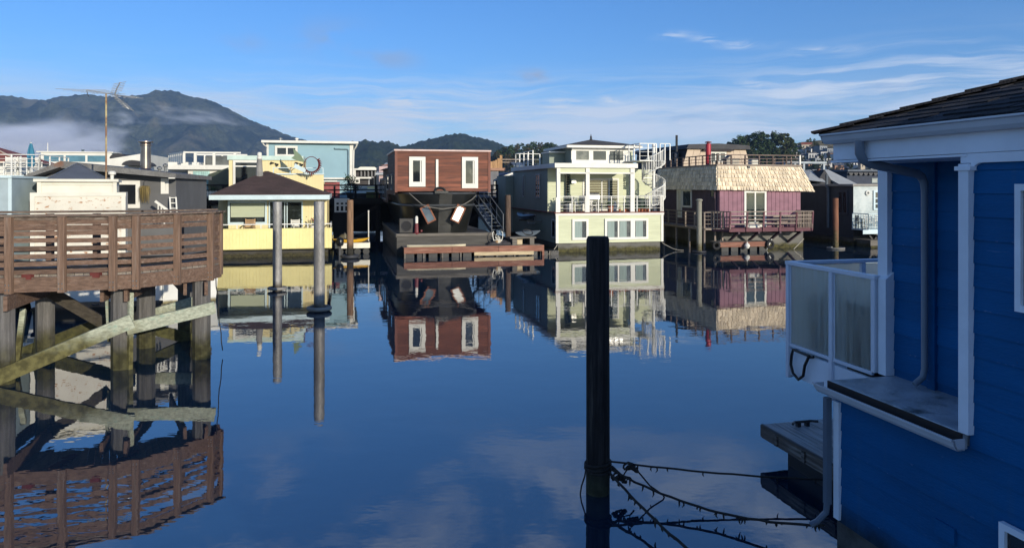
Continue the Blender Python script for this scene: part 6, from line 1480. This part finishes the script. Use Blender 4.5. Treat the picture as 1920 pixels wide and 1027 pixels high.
# ---- far left: shed edge, red roof, terrace, parasol, white boats
Eh = FR(-90, 21)
def side_shed():
    t = Eh.thing('pale_blue_shed', 'pale grey blue board shed at the left edge, behind the pier', 'shed'); x1 = Eh.x(20.5); z = lambda py: Eh.z(py, 2, 0); SB = mk('pale_blue_board', (.36, .44, .46), rough=.7, var=.1)
    mb = MB(); mb.box(.0, x1, .03, 3, .8, z(334)); groove(mb, front(.03), 0, x1, .8, z(334), .45, .02, .025); mb.build('wall', SB, t)
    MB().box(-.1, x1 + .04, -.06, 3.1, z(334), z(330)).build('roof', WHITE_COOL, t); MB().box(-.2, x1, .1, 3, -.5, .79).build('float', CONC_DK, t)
    mb = MB(); mb.box(x1 - .07, x1 + .02, -.01, .03, .8, z(334)); mb.build('corner_board', WHITE_COOL, t)
side_shed()
Th = FR(-60, 34)
def red_roof_house():
    t = Th.thing('red_roof_house', 'white house under a dull red hip roof with a railed terrace, at the left edge', 'house'); z = lambda py, yl=0: Th.z(py, 2, yl); x1 = Th.x(44, 2)
    MB().box(-1, x1 - .2, 2, 7, .8, z(303, 2)).build('wall', WHITE, t)
    mb = MB(); xm = Th.x(-30, 4); a = z(304, 1.7); b = z(270, 4); mb.add([(-2, 1.7, a), (x1, 1.7, a), (x1, 7, a), (-2, 7, a), (xm, 4, b), (xm - 1, 4, b)], [(0, 1, 4, 5), (1, 2, 4), (2, 3, 5, 4), (3, 0, 5), (3, 2, 1, 0)]); mb.build('roof', mk('dull_red_roof', (.26, .075, .055), rough=.8, var=.12), t)
    mb = MB(); mb.box(-2, x1 + .02, 1.64, 1.7, a - .06, a + .03); mb.bar((x1, 1.68, a + .02), (xm, 4, b + .02), .05, .05); mb.build('eave_trim', mk('cream_trim', (.62, .50, .38)), t)
    xt = Th.x(76, 0); zd = z(329); MB().box(-1, xt, 0, 4, zd - .18, zd).build('terrace', WHITE_COOL, t); MB().box(-.5, xt - .4, .4, 4, -.4, zd - .18).build('terrace_wall', mk('terrace_dark_grey', (.12, .13, .14)), t)  # wall under the terrace is plain dark grey
    mb = MB(); railing(mb, [(-.6, .05), (xt - .05, .05), (xt - .05, 3.8)], zd, 1.0, 1.1, .06, .05, [.2, .4, .6, .8], .018); mb.build('terrace_railing', RAILM, t)
    mb = MB()
    for px in (28, 39, 50, 60, 72): mb.cyl(Th.x(px, .3), .3, zd, z(292 + (px % 3) * 2, .3), .03, 6)
    mb.build('terrace_pole', RAILM, t)
    return zd
tzd = red_roof_house()
o = Th.thing('parasol', 'closed teal blue parasol standing on the railed terrace', 'parasol', at=(Th.x(58, .9), .9, tzd)); zt = Th.z(267, 3, .9) - tzd
MB().cyl(0, 0, 0, zt, .035, 8).build('pole', METAL, o); mb = MB(); n = 12; pr = [(.30, .42), (.37, .55), (.31, .80), (.33, 1.0), (.25, zt - .38), (.13, zt - .12), (.02, zt + .03)]
for i, (r, z_) in enumerate(pr):
    for k in range(n): a = 2 * math.pi * k / n; q = r * (1 + (.25 if k % 2 else -.2)) * .42; mb.v.append((q * math.cos(a), q * math.sin(a), z_ if z_ > .5 else z_ + (.1 if k % 2 else 0)))
for i in range(len(pr) - 1):
    for k in range(n): mb.f.append((i * n + k, i * n + (k + 1) % n, (i + 1) * n + (k + 1) % n, (i + 1) * n + k))
mb.f += [tuple(range(n))[::-1], tuple((len(pr) - 1) * n + k for k in range(n))]; mb.build('canopy', mk('teal_blue_cloth', (.04, .19, .29), rough=.8), o)
MB().lathe([(.3, 0), (.28, .08), (.06, .12)], n=14).build('base', DARKM, o)
for px, lab, rz in ((20, 'white terrace chair under the red roof eave', .2), (36, 'white slatted terrace chair left of the teal parasol', -.4), (66, 'white terrace chair right of the teal parasol', .5)): chair(Th, Th.x(px, 1.3), 1.3, tzd, lab, WHITE, 1.0, rz)
def cabin_boat(fr, label, L, cabin, mat, hz, windows):
    t = fr.thing('cabin_boat', label, 'boat'); mb = MB(); S = 9; n = 7
    for i in range(S):
        q = i / (S - 1); w = 1.25 * math.sin(math.pi * (.18 + .64 * (1 - q))) if q > .4 else 1.25; w = max(.06, w * (1 - max(0, q - .55) ** 1.6 * 1.9)); x = q * L
        for k in range(n): a = math.pi * k / (n - 1); mb.v.append((x, w * math.cos(a), hz - (hz + .3) * math.sin(a) ** .6 + .35 * q * q))
    for i in range(S - 1):
        for k in range(n - 1): mb.f.append((i * n + k, i * n + k + 1, (i + 1) * n + k + 1, (i + 1) * n + k))
        mb.f.append((i * n + n - 1, i * n, (i + 1) * n, (i + 1) * n + n - 1))
    mb.f += [tuple(range(n))[::-1], tuple((S - 1) * n + k for k in range(n))]; mb.build('hull', mat, t)
    a, b, h = cabin; mb = MB(); mb.prism([(a, -.95, hz), (b, -.95, hz), (b - .35, -.95, hz + h), (a + .1, -.95, hz + h)], (0, 1.9, 0)); mb.build('cabin', mat, t)
    MB().box(a - .15, b - .2, -1.05, 1.05, hz + h, hz + h + .08).build('cabin_roof', WHITE, t)
    for k in range(windows): x = a + .3 + k * (b - a - .8) / windows; MB().box(x, x + (b - a - .8) / windows - .15, -.98, -.94, hz + h * .35, hz + h * .8).build('window', mk('blue_boat_glass', (.10, .22, .28), rough=.1), t)
    return t
Ch = FR(72, 52); t = cabin_boat(Ch, 'white boat superstructure with pale blue windows beyond the grey gravel roof', 7.4, (.4, 5.4, 1.0), WHITE, Ch.z(313, 2), 3)
mb = MB(); x, y = 5.2, .2; zz = Ch.z(300, 4)
MB().box(3.3, 5.2, -.8, .8, zz - .05, zz + .4).build('wheelhouse', mk('pale_blue_cabin', (.30, .48, .56)), t); MB().box(.3, 3.1, -.9, .9, zz - .02, zz + .08).build('canopy', WHITE, t); MB().cyl(2.9, 0, zz, zz + .75, .1, 8).build('funnel', mk('slate_funnel', (.08, .12, .15)), t); MB().cyl(.6, 0, zz, zz + 1.2, .03, 6).build('mast', WHITE, t)
Ch2 = FR(100, 26.6)
o = thing('small_boat', 'white boat with navy side lying left of the white pyramid roofed houseboat', 'boat', (*W3(22, 470, 25.5)[:2], 0), YAW)
MB().hexa([(0, 0, -.2), (2.6, 0, -.2), (2.6, 1.6, -.2), (0, 1.6, -.2), (-.2, -.2, 1.6), (2.8, -.2, 1.6), (2.8, 1.8, 1.6), (-.2, 1.8, 1.6)]).build('hull', mk('navy_hull', (.025, .04, .09), rough=.4), o)
MB().box(-.25, 2.85, -.25, 1.85, 1.602, 1.72).build('gunwale', WHITE, o)
MB().prism([(.1, .2, 1.72), (1.6, .2, 1.72), (1.4, .2, 4.0), (.0, .2, 3.75)], (0, 1.2, 0)).build('cabin', WHITE, o); MB().box(.45, .68, .17, .21, 2.9, 3.5).build('window', GLASS, o); MB().hexa([(1.75, .3, 1.72), (2.4, .3, 1.72), (2.4, .9, 1.72), (1.75, .9, 1.72), (1.3, .3, 3.9), (1.7, .3, 4.1), (1.7, .9, 4.1), (1.3, .9, 3.9)]).build('folded_sail', mk('slate_canvas', (.09, .11, .15), rough=.8), o)
# curved roofs and white parapet behind the stove pipe
Vh = FR(206, 40); t = Vh.thing('white_hall', 'long white building with two dark arched roof hoods behind the stove pipe', 'building'); z = lambda py: Vh.z(py, 2, 0)
MB().prism([(0, 0, 1), (Vh.x(268), 0, 1), (Vh.x(268), 0, z(288)), (0, 0, z(298.5))], (0, 6, 0)).build('wall', WHITE, t)
for a, b, c_, d, yy in ((205, 236, 298, 288, .5), (228, 268, 310, 300.5, -1.2)):
    xa, xb = Vh.x(a, yy), Vh.x(b, yy); zb, zt = Vh.z(c_, 2, yy), Vh.z(d, 2, yy); MB().prism([(xa + (xb - xa) * (1 - math.cos(math.pi * k / 10)) / 2, yy, zb + (zt - zb) * math.sin(math.pi * k / 10)) for k in range(11)], (0, 3, 0)).build('arched_hood', mk('dark_arched_roof', (.035, .035, .04)), t)

# ================================================================== THE MAIN WALK BEHIND THE ROW
Mh = FR(600, 51.5)
def main_walk():
    t = Mh.thing('main_walkway', 'dark timber walkway on piles running behind the row of houseboats', 'walkway'); x0, x1 = -8, 34; zd = 2.95
    MB().box(x0, x1, 0, 2.2, zd - .12, zd).build('deck', TIMBER_DK, t); MB().box(x0, x1, -.06, 0, zd - .42, zd + .02).build('beam', TIMBER_DK, t)
    mb = MB(); railing(mb, [(x0, .05), (x1, .05)], zd, .95, 1.5, .12, .14, [.3, .6], .09); railing(mb, [(x0, 2.15), (x1, 2.15)], zd, .95, 1.5, .12, .14, [.3, .6], .09); mb.build('railing', TIMBER_DK, t)
    for i in range(15): x = x0 + .5 + i * 2.9; MB().cyl(x, .3, -1, zd - .1, .17, 8).build('piling', TIMBER_DK, t)
    mb = MB()
    for i in range(14): x = x0 + .5 + i * 2.9; mb.bar((x, .2, .6), (x + 2.9, .2, zd - .5), .1, .22)
    mb.build('cross_brace', TIMBER_DK, t)
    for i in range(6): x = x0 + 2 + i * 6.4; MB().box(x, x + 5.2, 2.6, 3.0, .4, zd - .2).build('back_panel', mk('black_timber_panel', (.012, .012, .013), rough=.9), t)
    return zd
mzd = main_walk()
def shelf_box(px, w, h, d, label, col):
    o = Mh.thing('crate', label, 'crate', at=(Mh.x(px, .6), .6, mzd + .001)); m = mk('crate_paint_' + label.split()[0], col); MB().box(0, w, 0, d, 0, h).build('body', m, o, bevel=.02); MB().box(-.02, w + .02, -.02, d + .02, h + .001, h + .05).build('lid', m, o)
shelf_box(687, .9, .42, .4, 'mossy green crate on the dark walkway between yellow and brown houses', (.14, .16, .06)); shelf_box(700, .5, .30, .4, 'brick red crate on the dark walkway beside the green one', (.24, .06, .04))
o = Mh.thing('potted_tree', 'small dark green bushy tree in a tub on the dark walkway', 'tree', at=(Mh.x(657, .5), .8, mzd + .001)); MB().lathe([(.22, 0), (.3, .4), (.32, .42)], n=12).build('tub', DARKM, o); MB().tube([(0, 0, .3), (.03, 0, .8), (0, .02, 1.2)], [.04, .035, .02], 6).build('trunk', BARK, o)
mb = MB(); rng = random.Random(14)
for c_ in ((0, 0, 1.0), (.3, .1, .8), (-.35, 0, .75), (.1, -.2, 1.35), (-.15, .1, 1.4)): leafball(mb, c_, .38, 110, .07, rng)
mb.build('crown', LEAF_DK, o, recalc=False)
# white lattice panel seen under the pale blue house
o = Mh.thing('lattice_panel', 'white lattice panel in the shade below the pale blue house', 'fence', at=(Mh.x(627, -1), -1.0, .0)); W = Mh.x(655, -1) - Mh.x(627, -1)
mb = MB(); za, zb = Mh.zp(640, 398, -1), Mh.zp(640, 372, -1); mb.box(0, W, 0, .05, zb - .3, zb); mb.box(0, W, 0, .05, za, za + .1)
for i in range(4): mb.box(i * (W - .12) / 3, i * (W - .12) / 3 + .14, 0, .05, za + .1, zb - .3)
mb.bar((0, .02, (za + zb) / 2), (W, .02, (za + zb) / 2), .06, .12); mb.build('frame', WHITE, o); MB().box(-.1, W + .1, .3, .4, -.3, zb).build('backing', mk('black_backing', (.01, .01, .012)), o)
# float with yellow kayak
Fh = FR(629, 40.3)
def kayak_float():
    t = Fh.thing('floating_dock', 'small dock with white edge carrying the yellow kayak, beside the yellow house', 'dock'); W = Fh.x(692); zt = .62
    mb = MB()
    for i in range(13): mb.box(0, W, .02 + i * .2, .19 + i * .2, zt - .05, zt)
    mb.build('planks', wood('grey_brown_planks', (.12, .10, .085), 'x', island=.25), t); mb = MB(); mb.box(-.02, W + .02, -.05, .0, .34, zt + .02); mb.box(W, W + .05, 0, 2.6, .34, zt + .02); mb.build('edge', WHITE_OLD, t)
    mb = MB()
    for i in range(4): mb.tube([(.25 + i * .48, .1, .14), (.25 + i * .48, 2.4, .14)], .19, 10)
    mb.build('float_drums', DARKPL, t)
    return zt
fz = kayak_float()
kayak(Fh, (Fh.x(657), .75, fz - .12), R(12), 'yellow kayak on the small white edged dock', mk('yellow_plastic', (.62, .34, .02), rough=.35), 2.2, .28)
o = Fh.thing('canvas_bundle', 'olive canvas bundle at the left of the yellow kayak', 'bundle', at=(.3, .9, fz)); mb = MB(); leafball(mb, (0, 0, .2), .01, 1, .01, random.Random(1)); mb = MB(); mb.prism([(-.2, 0, 0), (.7, 0, 0), (.6, 0, .3), (.2, 0, .48), (-.1, 0, .34)], (0, .8, 0)); mb.build('canvas', mk('olive_canvas', (.10, .085, .05), rough=.9), o, bevel=.08); MB().tube([(.25, -.02, .0), (.22, -.02, .5), (.22, .82, .5), (.25, .82, .0)], .015, 5).build('strap', ROPE_PALE, o)
MB_ = MB(); MB_.cyl(0, 0, 0, 1.7, .035, 8); o = Fh.thing('post', 'thin white post at the right rear corner of the small kayak dock', 'post', at=(Fh.x(691, 1.6), 1.6, fz)); MB_.build('pole', WHITE, o); MB().lathe([(.05, 1.7), (.05, 1.76), (.01, 1.8)], n=8).build('cap', WHITE, o)
o = Fh.thing('outboard_motor', 'dark outboard motor under a cover at the left corner of the small kayak dock', 'motor', at=(.25, -.25, .2)); MB().lathe([(.14, .3), (.2, .4), (.22, .62), (.14, .74), (.04, .78)], n=12).build('cowl', mk('black_cowl', (.015, .017, .022), rough=.35), o, smooth=True); MB().bar((0, 0, -.4), (0, 0, .32), .1, .14, (1, 0, 0)).build('leg', DARKM, o)
# houses glimpsed through the two gaps
Qh = FR(664, 68)
def gap_left():
    t = Qh.thing('yellow_white_house', 'white and yellow house with dark upper porch, glimpsed left of the brown house', 'house'); z = lambda py: Qh.z(py, 1, 0); x1 = Qh.x(713)
    MB().box(0, x1, .6, 6, 1, z(317)).build('wall', mk('dark_porch_wall', (.05, .045, .045)), t); mb = MB(); mb.box(-.2, x1 - .3, -.1, 6, z(319), z(316)); mb.box(0, .15, 0, .15, z(364), z(319)); mb.box(0, 1.6, 0, .1, z(335), z(332)); mb.box(.0, x1, 0, .1, z(352.5), z(349)); mb.build('trim', WHITE, t)
    mb = MB()
    for i in range(6): mb.box(.6 + i * .33, .72 + i * .33, .3, .4, z(331), z(319.5))
    mb.build('porch_post', mk('grey_porch_post', (.22, .22, .22)), t)
    MB().prism([(Qh.x(670), 1, z(316)), (Qh.x(709), 1, z(316)), (Qh.x(703), 1, z(312.5)), (Qh.x(676), 1, z(312.5))], (0, 4, 0)).build('roof', WHITE_OLD, t)
    mb = MB(); mb.box(Qh.x(706), x1, .0, .6, z(360), z(328)); mb.box(Qh.x(689), x1, -.05, .0, z(360), z(350)); mb.build('yellow_wall', YEL, t)
    window(t, front(.0), Qh.x(665), Qh.x(674.5), z(344), z(335), WHITE, GLASS, fw=.1); window(t, front(.58), Qh.x(691), Qh.x(704), z(349), z(331), mk('grey_door_trim', (.3, .3, .3)), GLASS, fw=.12, name='door')
    mb = MB(); mb.box(0, 2.2, -.3, -.2, z(364), z(354)); mb.build('porch_wall', WHITE_COOL, t)
gap_left()
Q2 = FR(704, 58); t = Q2.thing('grey_roof_house', 'pale pink gable with grey metal roof just left of the brown plank house', 'house'); z = lambda py: Q2.z(py, 1, 0)
MB().box(.3, 4, .3, 5, 1, z(312)).build('wall', mk('pale_pink_wall', (.55, .40, .38)), t); MB().add([(0, 0, z(325)), (4.2, 0, z(325)), (4.2, 3, z(303)), (1.0, 3, z(303)), (0, 0, z(325) - .12), (4.2, 0, z(325) - .12), (4.2, 3, z(303) - .12), (1.0, 3, z(303) - .12)], [(0, 1, 2, 3), (7, 6, 5, 4), (0, 4, 5, 1), (1, 5, 6, 2), (2, 6, 7, 3), (3, 7, 4, 0)]).build('roof', mk('pale_metal_roof', (.40, .42, .43), rough=.5), t)
MB().prism([(.4, .2, z(310)), (1.2, .2, z(307)), (1.2, .2, z(312))], (0, .1, 0)).build('gable_trim', REDDOCK, t)
Q3 = FR(917, 62)
def gap_right():
    t = Q3.thing('slate_blue_house', 'slate blue house with white rake boards glimpsed right of the brown house', 'house'); z = lambda py: Q3.z(py, 1, 0); x1 = Q3.x(965)
    SL = mk('slate_blue_siding', (.10, .13, .20)); MB().prism([(Q3.x(936), 0, .8), (x1, 0, .8), (x1, 0, z(322)), (Q3.x(936), 0, z(334))], (0, 6, 0)).build('wall', SL, t); MB().bar((Q3.x(934), -.15, z(335)), (Q3.x(960), -.15, z(325)), .3, .16).build('rake_board', WHITE, t)
    window(t, front(.0), Q3.x(949), Q3.x(963), z(362), z(345), SL, GLASS, fw=.12)
    MB().box(0, Q3.x(937), .5, 6, .8, z(320)).build('grey_wing', mk('grey_wing_wall', (.17, .17, .18)), t); MB().box(-.1, Q3.x(950), .3, 6, z(320), z(315)).build('wing_roof', mk('orange_brown_roof', (.36, .20, .13)), t); window(t, front(.48), Q3.x(929), Q3.x(935), z(358), z(336), WHITE, GLASS, fw=.07)
    TW = wood('tan_deck_timber', (.40, .24, .12), 'z', island=.2)
    for px, a in ((922, 303), (927, 302), (931, 300), (935, 297), (939.5, 291)): x = Q3.x(px, 1); MB().box(x - .11, x + .11, 1, 1.2, z(316), Q3.z(a, 1, 1)).build('deck_post', TW, t)
    mb = MB(); mb.box(Q3.x(940, 1), Q3.x(976, 1), 1, 1.15, Q3.z(300, 1, 1), Q3.z(298, 1, 1)); mb.box(Q3.x(942, 1), Q3.x(974, 1), 1.4, 1.5, Q3.z(305, 1, 1), Q3.z(303, 1, 1)); mb.bar((Q3.x(952, 1), 1.2, z(313)), (Q3.x(960, 1), 1.2, z(303)), .12, .12); mb.build('deck_rail', WGREY, t)
    MB().add([(Q3.x(958), -1, z(310)), (Q3.x(980), -1, z(312)), (Q3.x(980), 1, z(303)), (Q3.x(962), 1, z(303)), (Q3.x(958), -1, z(313)), (Q3.x(980), -1, z(315)), (Q3.x(980), 1, z(306)), (Q3.x(962), 1, z(306))], [(0, 1, 2, 3), (7, 6, 5, 4), (0, 4, 5, 1), (1, 5, 6, 2), (2, 6, 7, 3), (3, 7, 4, 0)]).build('porch_roof', mk('slate_porch_roof', (.12, .15, .19)), t)
gap_right()

o = thing('float_dock', 'low black float lying under the redwood pier before the white hull', 'dock', (*W3(62, 600, 20.2)[:2], 0), R(8))
BF = mk('black_dock_timber', (.016, .015, .014), rough=.8); MB().box(0, 3.1, 0, .9, -.4, .30).build('float', BF, o); MB().box(-.04, 3.14, -.06, .95, .301, .40).build('deck', TIMBER_DK, o)
for x in (.3, 1.6, 2.8): MB().tube([(x - .1, .1, .46), (x, .1, .43), (x + .1, .1, .46)], .025, 6).build('cleat', DARKM, o)
